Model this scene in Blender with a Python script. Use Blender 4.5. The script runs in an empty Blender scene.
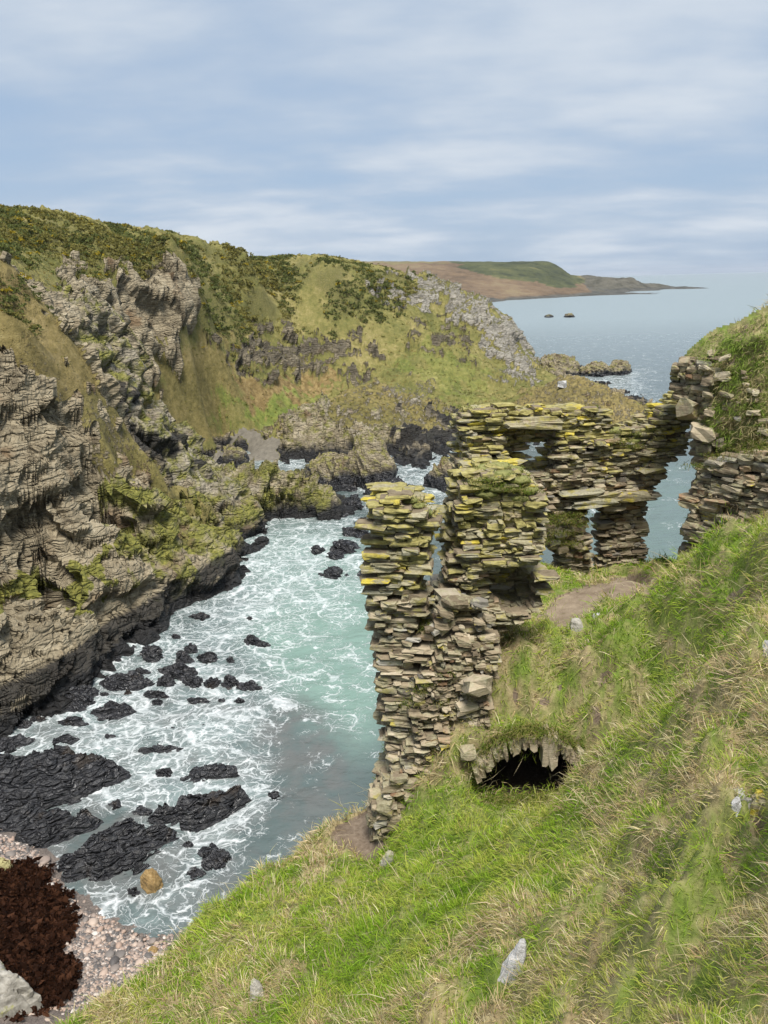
import bpy, math, random
import numpy as np

random.seed(5)
rng = np.random.default_rng(11)
scene = bpy.context.scene
COL = scene.collection
R = math.radians
W, H, FPX = 768, 1024, 770.0
CAMZ = 30.0
CAM = np.array([0.0, 0.0, CAMZ])

# ------------------------------------------------------------------ camera
PITCH, ROLL = R(16.7), R(1.5)
fwd = np.array([0, math.cos(PITCH), -math.sin(PITCH)])
up0 = np.array([0, math.sin(PITCH), math.cos(PITCH)])
rt0 = np.array([1.0, 0, 0])
rt = math.cos(ROLL) * rt0 - math.sin(ROLL) * up0
upv = math.cos(ROLL) * up0 + math.sin(ROLL) * rt0

cam_d = bpy.data.cameras.new("camera")
cam = bpy.data.objects.new("camera", cam_d)
COL.objects.link(cam)
cam_d.sensor_fit = 'VERTICAL'
cam_d.sensor_height = 36.0
cam_d.lens = FPX / H * 36.0
cam_d.clip_start = 0.05
cam_d.clip_end = 80000
import mathutils
mw = mathutils.Matrix([[rt[i], upv[i], -fwd[i], CAM[i]] for i in range(3)] + [[0, 0, 0, 1]])
cam.matrix_world = mw
scene.camera = cam


def ray(px, py):
    u = (px - W / 2) / FPX
    v = (py - H / 2) / FPX
    return fwd + u * rt - v * upv


def at(px, py, D):
    """world point seen at a pixel of the photograph, D metres ahead"""
    d = ray(px, py)
    return CAM + d * (D / d[1])


def onz(px, py, z=0.0):
    d = ray(px, py)
    return CAM + d * ((z - CAMZ) / d[2])


def project(P):
    Q = P - CAM
    f = np.maximum(Q @ fwd, 1e-3)
    return W / 2 + FPX * (Q @ rt) / f, H / 2 - FPX * (Q @ upv) / f


# ------------------------------------------------------------------ noise
_perm = np.random.default_rng(3).permutation(4096).astype(np.int64)
_grad = np.random.default_rng(4).normal(size=(4096, 3))
_grad /= np.linalg.norm(_grad, axis=1)[:, None]


def _hash(i, j, k):
    return _perm[(_perm[(_perm[i & 4095] + j) & 4095] + k) & 4095]


def pnoise(P):
    P = np.asarray(P, dtype=np.float64)
    F = np.floor(P)
    I = F.astype(np.int64)
    f = P - F
    w = f * f * f * (f * (f * 6 - 15) + 10)
    out = np.zeros(len(P))
    for a in (0, 1):
        wa = w[:, 0] if a else 1 - w[:, 0]
        for b in (0, 1):
            wb = w[:, 1] if b else 1 - w[:, 1]
            for c in (0, 1):
                wc = w[:, 2] if c else 1 - w[:, 2]
                g = _grad[_hash(I[:, 0] + a, I[:, 1] + b, I[:, 2] + c)]
                d = g[:, 0] * (f[:, 0] - a) + g[:, 1] * (f[:, 1] - b) + g[:, 2] * (f[:, 2] - c)
                out += wa * wb * wc * d
    return out * 1.6


def fbm(P, octs=4, gain=0.5, lac=2.03, ridged=False):
    P = np.asarray(P, dtype=np.float64)
    s = np.zeros(len(P)); a = 1.0; t = 0.0
    for o in range(octs):
        n = pnoise(P + 17.3 * o)
        if ridged:
            n = 1 - 2 * np.abs(n)
        s += a * n; t += a
        a *= gain; P = P * lac
    return s / t


def cells(P):
    """cellular noise: random value of the nearest cell, distance to it, and to the second nearest"""
    F = np.floor(P)
    I = F.astype(np.int64)
    f = P - F
    d1 = np.full(len(P), 9.0); d2 = np.full(len(P), 9.0); val = np.zeros(len(P))
    for a in (-1, 0, 1):
        for b in (-1, 0, 1):
            for c in (-1, 0, 1):
                h = _hash(I[:, 0] + a, I[:, 1] + b, I[:, 2] + c)
                o = (_grad[h] * 0.5 + 0.5)
                dx = a + o[:, 0] - f[:, 0]; dy = b + o[:, 1] - f[:, 1]; dz = c + o[:, 2] - f[:, 2]
                d = dx * dx + dy * dy + dz * dz
                near = d < d1
                d2 = np.where(near, d1, np.minimum(d2, d))
                val = np.where(near, ((h * 7919) % 1000) / 1000.0, val)
                d1 = np.where(near, d, d1)
    return val, np.sqrt(d1), np.sqrt(d2)


def sstep(a, b, x):
    t = np.clip((x - a) / (b - a), 0, 1)
    return t * t * (3 - 2 * t)


def inpoly(x, y, poly):
    x = np.asarray(x); y = np.asarray(y)
    c = np.zeros(x.shape, bool)
    n = len(poly)
    for i in range(n):
        x1, y1 = poly[i][:2]; x2, y2 = poly[(i + 1) % n][:2]
        if y1 == y2:
            continue
        t = ((y1 > y) != (y2 > y)) & (x < (x2 - x1) * (y - y1) / (y2 - y1) + x1)
        c ^= t
    return c


class Surf:
    """smooth height surface through scattered (x, y, z) points"""
    def __init__(s, pts, c=3.0, lam=0.02):
        A = np.array(pts, float)
        s.p = A[:, :2]; s.c = c
        n = len(A)
        K = s.k(s.p)
        K[np.arange(n), np.arange(n)] += -lam
        Pm = np.c_[np.ones(n), s.p]
        M = np.zeros((n + 3, n + 3))
        M[:n, :n] = K; M[:n, n:] = Pm; M[n:, :n] = Pm.T
        s.w = np.linalg.solve(M, np.r_[A[:, 2], 0, 0, 0])

    def k(s, q):
        d = q[:, None, :] - s.p[None]
        return np.sqrt((d ** 2).sum(2) + s.c ** 2)

    def __call__(s, x, y):
        q = np.c_[np.ravel(x), np.ravel(y)]
        out = np.empty(len(q))
        for i in range(0, len(q), 40000):
            b = q[i:i + 40000]
            out[i:i + 40000] = s.k(b) @ s.w[:-3] + s.w[-3] + b @ s.w[-2:]
        return out.reshape(np.shape(x))


# ------------------------------------------------------------------ mesh helpers
def mesh_np(name, V, faces, mat=None, attrs=None, smooth=True, parent=None, link=True):
    """faces: list of int arrays (n,4) or (n,3)"""
    me = bpy.data.meshes.new(name)
    V = np.asarray(V, np.float32)
    me.vertices.add(len(V))
    me.vertices.foreach_set("co", V.ravel())
    if not isinstance(faces, (list, tuple)):
        faces = [faces]
    faces = [np.asarray(f) for f in faces if len(f)]
    loops = np.concatenate([f.ravel() for f in faces]).astype(np.int32)
    sizes = np.concatenate([np.full(len(f), f.shape[1]) for f in faces]).astype(np.int32)
    starts = np.r_[0, np.cumsum(sizes)[:-1]].astype(np.int32)
    me.loops.add(len(loops))
    me.loops.foreach_set("vertex_index", loops)
    me.polygons.add(len(sizes))
    me.polygons.foreach_set("loop_start", starts)
    me.polygons.foreach_set("use_smooth", np.full(len(sizes), smooth, bool))
    for k, a in (attrs or {}).items():
        a = np.asarray(a, np.float32)
        if a.ndim == 1:
            at_ = me.attributes.new(k, 'FLOAT', 'POINT')
            at_.data.foreach_set("value", a)
        else:
            if a.shape[1] == 3:
                a = np.c_[a, np.ones(len(a), np.float32)]
            at_ = me.attributes.new(k, 'FLOAT_COLOR', 'POINT')
            at_.data.foreach_set("color", np.ascontiguousarray(a, np.float32).ravel())
    me.update(calc_edges=True)
    if mat is not None:
        me.materials.append(mat)
    o = bpy.data.objects.new(name, me)
    if link:
        COL.objects.link(o)
    if parent is not None:
        o.parent = parent
    return o


def grid_faces(nr, nc, wrap=False):
    i = np.arange(nr - 1)[:, None]
    j = np.arange(nc if wrap else nc - 1)[None]
    a = i * nc + j; b = i * nc + (j + 1) % nc
    return np.stack([a, b, b + nc, a + nc], -1).reshape(-1, 4)


def grid_normals(G):
    du = np.gradient(G, axis=1); dv = np.gradient(G, axis=0)
    n = np.cross(du, dv)
    n /= np.linalg.norm(n, axis=2)[..., None] + 1e-12
    return n * np.where(n[..., 2:3] < 0, -1, 1)


def compact(V, F, attrs):
    used = np.unique(F)
    m = np.full(len(V), -1); m[used] = np.arange(len(used))
    return V[used], m[F], {k: a[used] for k, a in attrs.items()}


def tag(o, label, cat, group=None, kind=None):
    if label: o['label'] = label
    if cat: o['category'] = cat
    if group: o['group'] = group
    if kind: o['kind'] = kind
    return o


def structure(o):
    o['kind'] = 'structure'
    return o


def empty(name, loc):
    o = bpy.data.objects.new(name, None)
    o.location = loc
    COL.objects.link(o)
    return o


# ------------------------------------------------------------------ materials
class NT:
    def __init__(s, name, world=False):
        if world:
            s.m = bpy.data.worlds.new(name)
        else:
            s.m = bpy.data.materials.new(name)
        s.m.use_nodes = True
        s.t = s.m.node_tree
        s.t.nodes.clear()

    def n(s, typ, ins=None, **props):
        nd = s.t.nodes.new('ShaderNode' + typ)
        for k, v in props.items():
            setattr(nd, k, v)
        for k, v in (ins or {}).items():
            sock = nd.inputs[k]
            if isinstance(v, bpy.types.NodeSocket):
                s.t.links.new(v, sock)
            elif v is not None:
                sock.default_value = v
        return nd

    def attr(s, name, out='Fac'):
        return s.n('Attribute', attribute_name=name).outputs[out]

    def sep(s, col):
        nd = s.n('SeparateColor', {0: col})
        return nd.outputs[0], nd.outputs[1], nd.outputs[2]

    def noise(s, scale, detail=4, rough=.55, vec=None, out='Fac', dist=0.0):
        return s.n('TexNoise', {'Scale': scale, 'Detail': detail, 'Roughness': rough, 'Vector': vec, 'Distortion': dist}).outputs[out]

    def math(s, op, a, b=None, c=None, clamp=False):
        nd = s.n('Math', operation=op, use_clamp=clamp)
        for i, v in enumerate((a, b, c)):
            if v is None: continue
            if isinstance(v, bpy.types.NodeSocket): s.t.links.new(v, nd.inputs[i])
            else: nd.inputs[i].default_value = v
        return nd.outputs[0]

    def ss(s, a, b, x):
        nd = s.n('MapRange', interpolation_type='SMOOTHSTEP')
        for k, v in (('Value', x), ('From Min', a), ('From Max', b)):
            if isinstance(v, bpy.types.NodeSocket): s.t.links.new(v, nd.inputs[k])
            else: nd.inputs[k].default_value = v
        return nd.outputs[0]

    def mix(s, f, a, b):
        nd = s.n('Mix', data_type='RGBA')
        for i, v in ((0, f), (6, a), (7, b)):
            if isinstance(v, bpy.types.NodeSocket): s.t.links.new(v, nd.inputs[i])
            else: nd.inputs[i].default_value = (v if i == 0 else (*v, 1) if len(v) == 3 else v)
        return nd.outputs[2]

    def ramp(s, f, stops):
        nd = s.n('ValToRGB', {0: f})
        cr = nd.color_ramp
        while len(cr.elements) < len(stops): cr.elements.new(0.5)
        for e, (p, c) in zip(cr.elements, stops):
            e.position = p; e.color = (*c, 1)
        return nd.outputs[0]

    def pos(s):
        return s.n('NewGeometry').outputs['Position']

    def scalevec(s, vec, sc, rot=(0, 0, 0)):
        return s.n('Mapping', {'Vector': vec, 'Scale': sc, 'Rotation': rot}).outputs[0]

    def bump(s, h, strength=.5, dist=.1):
        return s.n('Bump', {'Height': h, 'Strength': strength, 'Distance': dist}).outputs[0]

    def out(s, shader, vol=None):
        o = s.n('OutputMaterial')
        if shader is not None: s.t.links.new(shader, o.inputs['Surface'])
        if vol is not None: s.t.links.new(vol, o.inputs['Volume'])
        return s.m

    def principled(s, col, rough=.9, normal=None, spec=.3):
        nd = s.n('BsdfPrincipled', {'Base Color': col if isinstance(col, bpy.types.NodeSocket) else (*col, 1), 'Roughness': rough, 'Specular IOR Level': spec})
        if normal is not None: s.t.links.new(normal, nd.inputs['Normal'])
        return nd.outputs[0]


def rock_colour(t, pos):
    """grey-brown bedded rock, the same stone everywhere on this shore"""
    v1 = t.scalevec(pos, (.3, .3, .8), (R(40), R(-35), 0))
    a = t.noise(.9, 6, .65, v1)
    b = t.noise(.22, 3, .5, pos)
    c = t.noise(3.5, 5, .7, pos)
    f = t.math('ADD', t.math('MULTIPLY', a, .6), t.math('MULTIPLY', c, .4))
    base = t.ramp(f, [(.30, (.10, .083, .055)), (.45, (.24, .20, .132)), (.58, (.37, .315, .215)), (.75, (.50, .445, .34))])
    warm = t.ramp(f, [(.30, (.075, .050, .030)), (.5, (.185, .128, .072)), (.72, (.31, .23, .14))])
    return t.mix(t.ss(.56, .72, b), base, warm), f


def crack_bump(t, pos, k=1.0):
    wv = t.n('VectorMath', {0: pos, 1: t.n('VectorMath', {0: t.noise(.7, 3, .5, pos, 'Color'), 3: .4}, operation='SCALE').outputs[0]}, operation='ADD').outputs[0]
    h = None
    for sc, rot, w in ((1.1 * k, (R(35), R(-30), 0), 1.0), (2.6 * k, (R(-25), R(35), R(20)), .6)):
        v = t.n('TexVoronoi', {'Vector': t.scalevec(wv, (.55, .55, 1.9), rot), 'Scale': sc}, feature='DISTANCE_TO_EDGE').outputs['Distance']
        q = t.math('MULTIPLY', t.ss(0, .14, v), w)
        f1 = t.n('TexVoronoi', {'Vector': t.scalevec(wv, (.55, .55, 1.9), rot), 'Scale': sc}, feature='F1').outputs['Color']
        q = t.math('ADD', q, t.math('MULTIPLY', t.n('SeparateColor', {0: f1}).outputs[0], w * 1.3))
        h = q if h is None else t.math('ADD', h, q)
    return t.math('ADD', h, t.math('MULTIPLY', t.noise(3.0 * k, 8, .75, pos), .6))


def shore_black(t, pos, zlo, zhi):
    z = t.n('SeparateXYZ', {0: pos}).outputs[2]
    n = t.noise(.45, 4, .6, pos)
    zz = t.math('ADD', z, t.math('MULTIPLY', t.math('SUBTRACT', n, .5), 3.2))
    return t.math('SUBTRACT', 1.0, t.ss(zlo, zhi, zz))


def mat_headland():
    t = NT('headland_ground')
    pos = t.pos()
    nz = t.n('SeparateXYZ', {0: t.n('NewGeometry').outputs['Normal']}).outputs[2]
    rk, dk, li = t.sep(t.attr('mask', 'Color'))
    br, lu, pale = t.sep(t.attr('mask2', 'Color'))
    rock, rf = rock_colour(t, pos)
    rock = t.mix(t.math('MULTIPLY', pale, .75), rock, t.ramp(rf, [(.3, (.14, .135, .125)), (.5, (.32, .31, .285)), (.7, (.48, .465, .43))]))
    # lichen and moss on the rock
    ln = t.noise(.55, 5, .65, pos)
    lic = t.ramp(t.noise(2.3, 4, .6, pos), [(.3, (.085, .09, .022)), (.55, (.20, .195, .045)), (.75, (.30, .27, .07))])
    lf = t.math('MULTIPLY', t.ss(.40, .62, t.math('ADD', ln, t.math('MULTIPLY', t.math('SUBTRACT', li, .5), .55))), t.ss(.02, .3, li))
    rock = t.mix(lf, rock, lic)
    wet = shore_black(t, pos, 1.0, 2.8)
    blk = t.math('MAXIMUM', wet, dk)
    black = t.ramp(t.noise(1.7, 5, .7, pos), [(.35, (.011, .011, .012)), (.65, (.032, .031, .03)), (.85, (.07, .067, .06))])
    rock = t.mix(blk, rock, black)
    # turf
    g1 = t.noise(.10, 5, .6, pos)
    g2 = t.noise(.9, 5, .7, pos)
    g3 = t.noise(5.0, 4, .7, pos)
    gf = t.math('ADD', t.math('MULTIPLY', g1, .45), t.math('ADD', t.math('MULTIPLY', g2, .35), t.math('MULTIPLY', g3, .2)))
    turf = t.ramp(gf, [(.34, (.062, .072, .018)), (.45, (.125, .125, .036)), (.53, (.20, .178, .058)), (.62, (.30, .25, .11)), (.75, (.38, .31, .155))])
    turf = t.mix(t.math('MULTIPLY', t.attr('heath'), .8), turf, t.ramp(g3, [(.35, (.055, .060, .019)), (.55, (.135, .125, .042)), (.7, (.22, .19, .07))]))
    bc = t.ramp(g2, [(.35, (.14, .085, .035)), (.55, (.25, .17, .075)), (.7, (.33, .25, .12))])
    turf = t.mix(t.math('MULTIPLY', br, .85), turf, bc)
    lc = t.ramp(g2, [(.35, (.085, .14, .02)), (.6, (.17, .23, .035)), (.75, (.23, .25, .06))])
    turf = t.mix(lu, turf, lc)
    edge = t.math('ADD', rk, t.math('MULTIPLY', t.math('SUBTRACT', t.noise(1.6, 5, .7, pos), .5), 1.5))
    edge = t.math('ADD', edge, t.math('MULTIPLY', t.math('SUBTRACT', .62, nz), .5))
    col = t.mix(t.ss(.42, .58, edge), turf, rock)
    rf2 = t.ss(.42, .58, edge)
    hb = t.math('ADD', t.math('MULTIPLY', t.math('ADD', t.noise(1.3, 8, .75, pos), t.math('MULTIPLY', t.noise(9, 3, .6, pos), .35)), .8), t.math('MULTIPLY', crack_bump(t, pos, .5), t.math('MULTIPLY', rf2, .6)))
    rough = t.math('SUBTRACT', .95, t.math('MULTIPLY', wet, .4))
    return t.out(t.principled(col, rough, t.bump(hb, .9, .45), .3))


def mat_rock(name='shore_rock', zlo=2.2, zhi=3.4, lichen=.5, wetrough=.24):
    t = NT(name)
    pos = t.pos()
    nz = t.n('SeparateXYZ', {0: t.n('NewGeometry').outputs['Normal']}).outputs[2]
    rock, rf = rock_colour(t, pos)
    lic = t.ramp(t.noise(2.3, 4, .6, pos), [(.3, (.10, .10, .03)), (.55, (.22, .20, .06)), (.75, (.33, .29, .10))])
    lf = t.ss(.52, .70, t.math('ADD', t.noise(.7, 5, .65, pos), t.math('MULTIPLY', t.math('MULTIPLY', nz, lichen), .35)))
    rock = t.mix(lf, rock, lic)
    wet = shore_black(t, pos, zlo, zhi)
    bn = t.noise(2.2, 6, .7, pos)
    black = t.ramp(bn, [(.32, (.014, .014, .016)), (.55, (.038, .038, .041)), (.75, (.09, .088, .085))])
    weed = t.ss(.60, .68, t.noise(.33, 4, .6, pos))
    black = t.mix(t.math('MULTIPLY', weed, .5), black, (.045, .03, .016))
    col = t.mix(wet, rock, black)
    hb = crack_bump(t, pos, .9)
    rough = t.math('SUBTRACT', .92, t.math('MULTIPLY', wet, .92 - wetrough))
    return t.out(t.principled(col, rough, t.bump(hb, .8, .22), .4))


def mat_masonry():
    t = NT('lichened_flagstone')
    pos = t.pos()
    nz = t.n('SeparateXYZ', {0: t.n('NewGeometry').outputs['Normal']}).outputs[2]
    rnd, lich, tint = t.sep(t.attr('stone', 'Color'))
    f = t.math('ADD', t.math('MULTIPLY', rnd, .62), t.math('MULTIPLY', t.noise(7, 6, .7, pos), .42))
    base = t.ramp(f, [(.12, (.075, .058, .039)), (.35, (.165, .130, .086)), (.58, (.28, .225, .15)), (.8, (.40, .335, .235)), (1., (.52, .47, .38))])
    warm = t.ramp(f, [(.15, (.10, .055, .03)), (.5, (.28, .16, .085)), (.9, (.42, .30, .20))])
    base = t.mix(t.math('MULTIPLY', t.ss(.88, .95, tint), .75), base, warm)
    grey = t.ramp(f, [(.15, (.075, .072, .066)), (.55, (.22, .215, .20)), (.95, (.44, .43, .40))])
    base = t.mix(t.math('MULTIPLY', t.ss(.16, .05, tint), .7), base, grey)
    # crusts
    n1 = t.noise(3.2, 6, .68, pos)
    cr = t.ss(.52, .64, t.math('ADD', n1, t.math('MULTIPLY', t.math('ADD', lich, t.math('MULTIPLY', nz, .16)), .22)))
    base = t.mix(t.math('MULTIPLY', cr, .6), base, t.ramp(t.noise(14, 3, .6, pos), [(.35, (.20, .185, .10)), (.6, (.34, .325, .21))]))
    n2 = t.noise(2.1, 6, .7, t.scalevec(pos, (1, 1, 1.8)))
    yl = t.ss(.645, .73, t.math('ADD', n2, t.math('MULTIPLY', lich, .25)))
    bright = t.ss(.50, .9, t.math('ADD', t.math('MULTIPLY', t.attr('lichen_vivid'), 1.0), t.math('MULTIPLY', t.math('SUBTRACT', n1, .5), .8)))  # lichen on some stones is a stronger yellow, at random
    ycol = t.ramp(t.noise(6, 4, .6, pos), [(.32, (.17, .15, .06)), (.52, (.29, .255, .09)), (.70, (.40, .36, .16))])
    ycol = t.mix(bright, ycol, t.ramp(t.noise(6, 4, .6, pos), [(.32, (.30, .24, .03)), (.52, (.47, .38, .05)), (.70, (.56, .48, .12))]))
    col = t.mix(yl, base, ycol)
    hb = t.math('ADD', t.noise(5, 8, .72, pos), t.math('MULTIPLY', t.noise(4, 3, .6, t.scalevec(pos, (.5, .5, 7))), .7))
    return t.out(t.principled(col, .93, t.bump(hb, .75, .06), .25))


def mat_earth(name, c1, c2, scale=3.0, bd=.05):
    t = NT(name)
    pos = t.pos()
    f = t.math('ADD', t.math('MULTIPLY', t.noise(scale, 6, .7, pos), .7), t.math('MULTIPLY', t.noise(scale * .2, 3, .6, pos), .3))
    col = t.ramp(f, [(.32, c1), (.68, c2)])
    return t.out(t.principled(col, .97, t.bump(t.noise(scale * 3, 8, .75, pos), .8, bd), .15))


def mat_slope():
    t = NT('slope_turf')
    pos = t.pos()
    bare, straw, lush = t.sep(t.attr('mask', 'Color'))
    a = t.noise(9, 5, .7, pos)
    b = t.noise(1.3, 4, .6, pos)
    f = t.math('ADD', t.math('MULTIPLY', a, .55), t.math('MULTIPLY', b, .45))
    green = t.ramp(f, [(.33, (.065, .10, .018)), (.5, (.13, .185, .033)), (.68, (.21, .24, .06))])
    dead = t.ramp(f, [(.33, (.15, .12, .065)), (.5, (.29, .235, .125)), (.68, (.42, .35, .2))])
    soil = t.ramp(f, [(.33, (.085, .062, .042)), (.5, (.17, .13, .095)), (.68, (.27, .215, .16))])
    col = t.mix(straw, green, dead)
    e = t.math('ADD', bare, t.math('MULTIPLY', t.math('SUBTRACT', t.noise(2.5, 5, .7, pos), .5), .8))
    col = t.mix(t.ss(.42, .6, e), col, soil)
    hb = t.noise(16, 6, .75, pos)
    return t.out(t.principled(col, .97, t.bump(hb, .7, .06), .15))


def mat_blades(name='grass_blades', transl=.35):
    t = NT(name)
    c = t.attr('tint', 'Color')
    d = t.n('BsdfDiffuse', {'Color': c}).outputs[0]
    tr = t.n('BsdfTranslucent', {'Color': c}).outputs[0]
    return t.out(t.n('MixShader', {0: transl, 1: d, 2: tr}).outputs[0])


def mat_sea():
    t = NT('sea_water')
    pos = t.pos()
    foam_amt, teal, shallow = t.sep(t.attr('water', 'Color'))
    # warp
    wv = t.noise(.16, 4, .6, pos, 'Color')
    wp = t.n('VectorMath', {0: pos, 1: t.n('VectorMath', {0: wv, 3: 5.0}, operation='SCALE').outputs[0]}, operation='ADD').outputs[0]
    wv2 = t.noise(.9, 3, .6, pos, 'Color')
    wp = t.n('VectorMath', {0: wp, 1: t.n('VectorMath', {0: wv2, 3: 1.1}, operation='SCALE').outputs[0]}, operation='ADD').outputs[0]
    st = t.scalevec(wp, (.75, 1.0, 0))
    v1 = t.n('TexVoronoi', {'Vector': st, 'Scale': .42}, feature='DISTANCE_TO_EDGE').outputs['Distance']
    v2 = t.n('TexVoronoi', {'Vector': st, 'Scale': 1.05}, feature='DISTANCE_TO_EDGE').outputs['Distance']
    v3 = t.n('TexVoronoi', {'Vector': st, 'Scale': 2.6}, feature='DISTANCE_TO_EDGE').outputs['Distance']
    brk = t.noise(.28, 6, .68, pos)
    fine = t.noise(2.4, 7, .75, wp)
    # network lines get thicker where there is more foam
    amt = t.math('ADD', t.math('MULTIPLY', foam_amt, .65), t.math('MULTIPLY', t.math('SUBTRACT', brk, .5), 1.3))
    w1 = t.math('MULTIPLY', amt, .22); w2 = t.math('MULTIPLY', amt, .22); w3 = t.math('MULTIPLY', amt, .20)
    def line(v, w):
        return t.math('MULTIPLY', t.math('SUBTRACT', 1.0, t.math('DIVIDE', v, t.math('MAXIMUM', w, .004)), clamp=True), t.ss(.02, .22, amt))
    net = t.math('MAXIMUM', line(v1, w1), t.math('MAXIMUM', line(v2, w2), line(v3, w3)))
    solid = t.ss(.62, 1.05, amt)
    fo = t.math('ADD', t.math('MULTIPLY', net, .84), t.math('MULTIPLY', solid, .66))
    fo = t.math('ADD', fo, t.math('MULTIPLY', t.math('SUBTRACT', fine, .5), 1.0))
    foam = t.math('MULTIPLY', t.ss(.30, 1.12, fo), .96)
    deep = t.mix(teal, (.085, .112, .110), (.165, .25, .215))
    n0 = t.noise(.35, 5, .6, pos)
    deep = t.mix(t.math('MULTIPLY', shallow, t.ss(.35, .6, n0)), deep, (.115, .122, .118))
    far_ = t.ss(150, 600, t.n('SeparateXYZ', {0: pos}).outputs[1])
    deep = t.mix(far_, deep, (.20, .245, .26))  # far water paler: grazing sky reflection put into the base colour
    milk = t.math('MULTIPLY', t.ss(.1, .9, t.math('ADD', amt, t.math('MULTIPLY', t.math('SUBTRACT', fine, .5), .6))), .6)
    deep = t.mix(milk, deep, (.30, .37, .365))
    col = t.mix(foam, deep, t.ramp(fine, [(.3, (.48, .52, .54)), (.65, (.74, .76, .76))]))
    rough = t.math('ADD', t.math('ADD', .12, t.math('MULTIPLY', far_, .25)), t.math('MULTIPLY', foam, .6))
    hb = t.math('ADD', t.math('MULTIPLY', t.noise(.5, 7, .62, t.scalevec(pos, (.6, 1, 1))), 1.0), t.math('MULTIPLY', foam, .10))
    hb = t.math('ADD', hb, t.math('MULTIPLY', t.noise(.05, 3, .5, pos), 2.5))
    nrm = t.bump(hb, .6, .8)
    p = t.n('BsdfPrincipled', {'Base Color': col, 'Roughness': rough, 'IOR': 1.33, 'Normal': nrm})
    return t.out(p.outputs[0])


def mat_far():
    t = NT('far_moor')
    pos = t.pos()
    br, gr, rk = t.sep(t.attr('mask', 'Color'))
    n = t.noise(.012, 6, .7, pos); n2 = t.noise(.05, 6, .75, pos)
    f = t.math('ADD', t.math('MULTIPLY', n, .6), t.math('MULTIPLY', n2, .4))
    red = t.ramp(f, [(.40, (.09, .064, .042)), (.52, (.16, .112, .070)), (.62, (.20, .155, .09))])
    grn = t.ramp(f, [(.40, (.035, .042, .022)), (.52, (.075, .082, .036)), (.62, (.14, .13, .055))])
    top = t.ramp(f, [(.35, (.11, .10, .05)), (.65, (.22, .18, .09))])
    rock = t.ramp(n2, [(.35, (.035, .036, .032)), (.65, (.115, .11, .095))])
    col = t.mix(br, top, red)
    col = t.mix(gr, col, grn)
    col = t.mix(rk, col, rock)
    return t.out(t.principled(col, .95, t.bump(n2, .8, 6), .2))


def mat_cobble():
    t = NT('cobble_stone')
    pos = t.pos()
    r, g, b = t.sep(t.attr('stone', 'Color'))
    base = t.ramp(r, [(0, (.035, .034, .036)), (.22, (.10, .095, .09)), (.42, (.22, .18, .155)), (.62, (.36, .25, .19)), (.82, (.46, .36, .29)), (1, (.62, .57, .52))])
    sp = t.noise(22, 4, .6, pos)
    col = t.mix(t.math('MULTIPLY', sp, .45), base, (.22, .19, .17))
    return t.out(t.principled(col, .6, t.bump(sp, .3, .02), .4))


def mat_plain_rock(name, c1, c2, c3, moss=(.25, .23, .07), mossy=.3, sc=3.0):
    t = NT(name)
    pos = t.pos()
    a = t.noise(sc, 7, .7, pos)
    col = t.ramp(a, [(.3, c1), (.52, c2), (.72, c3)])
    m = t.ss(.60, .7, t.math('ADD', t.noise(sc * .6, 5, .65, t.scalevec(pos, (1.3, 1, 1))), (mossy - .3)))
    col = t.mix(m, col, moss)
    return t.out(t.principled(col, .9, t.bump(t.noise(sc * 3, 8, .72, pos), .7, .08), .25))
M_head = mat_headland(); M_rock = mat_rock(); M_stone = mat_masonry(); M_slope = mat_slope()
M_blade = mat_blades(); M_sea = mat_sea(); M_far = mat_far(); M_cob = mat_cobble()
M_path = mat_earth('trodden_earth', (.13, .095, .065), (.33, .265, .19), 2.2)
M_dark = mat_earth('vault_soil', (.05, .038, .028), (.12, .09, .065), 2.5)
M_shingle = mat_earth('wet_shingle', (.045, .042, .04), (.30, .245, .21), 14.0, .08)
M_mortar = mat_earth('lime_mortar', (.12, .095, .062), (.27, .22, .15), 5.0, .04)
M_weed = mat_earth('brown_seaweed', (.022, .009, .005), (.095, .036, .018), 5.0, .1)
M_beach = mat_earth('grey_shingle', (.09, .082, .068), (.20, .18, .145), 1.2)

# ================================================================== the headland across the inlet
LA = []
def A(*rows):
    for px, py, D in rows:
        p = at(px, py, D); LA.append((p[0], p[1], p[2]))
def AZ(z, *rows):
    for px, py in rows:
        p = onz(px, py, 0.0); LA.append((p[0], p[1], z))
# water line of the near cliff and what rises from it
AZ(-.3, (-110, 760), (0, 690), (50, 660), (110, 618), (165, 588), (205, 570), (235, 560), (262, 548))
AZ(-3.2, (-60, 800), (60, 720), (130, 665), (190, 615), (235, 592), (290, 552), (290, 540))
A((0, 640, 54), (60, 610, 58), (110, 580, 62), (160, 560, 69), (205, 535, 78), (238, 541, 86), (255, 541, 88))
A((0, 570, 56.5), (60, 555, 61), (110, 535, 66), (160, 520, 73), (205, 512, 82))
A((0, 500, 59), (60, 490, 64), (110, 480, 70), (160, 483, 77))
A((0, 430, 62), (50, 430, 66), (95, 430, 71), (0, 370, 64.5), (50, 380, 68), (85, 395, 72))
# spur crest seen against the gully
A((215, 515, 85), (180, 482, 82), (150, 458, 79), (120, 428, 76), (90, 370, 75), (45, 305, 74.5), (0, 250, 75), (-60, 215, 76), (-140, 180, 80))
A((30, 330, 70), (0, 300, 69.5), (-80, 330, 60), (-80, 480, 52), (-80, 600, 49))
for px, py, D, z in ((205, 470, 112, 2), (230, 475, 112, .8), (190, 455, 110, 5), (255, 480, 106, .3), (290, 478, 108, -1.2), (320, 480, 110, -2), (340, 490, 108, -2), (170, 430, 110, 9)):
    p = at(px, py, D); LA.append((p[0], p[1], z))
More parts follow.
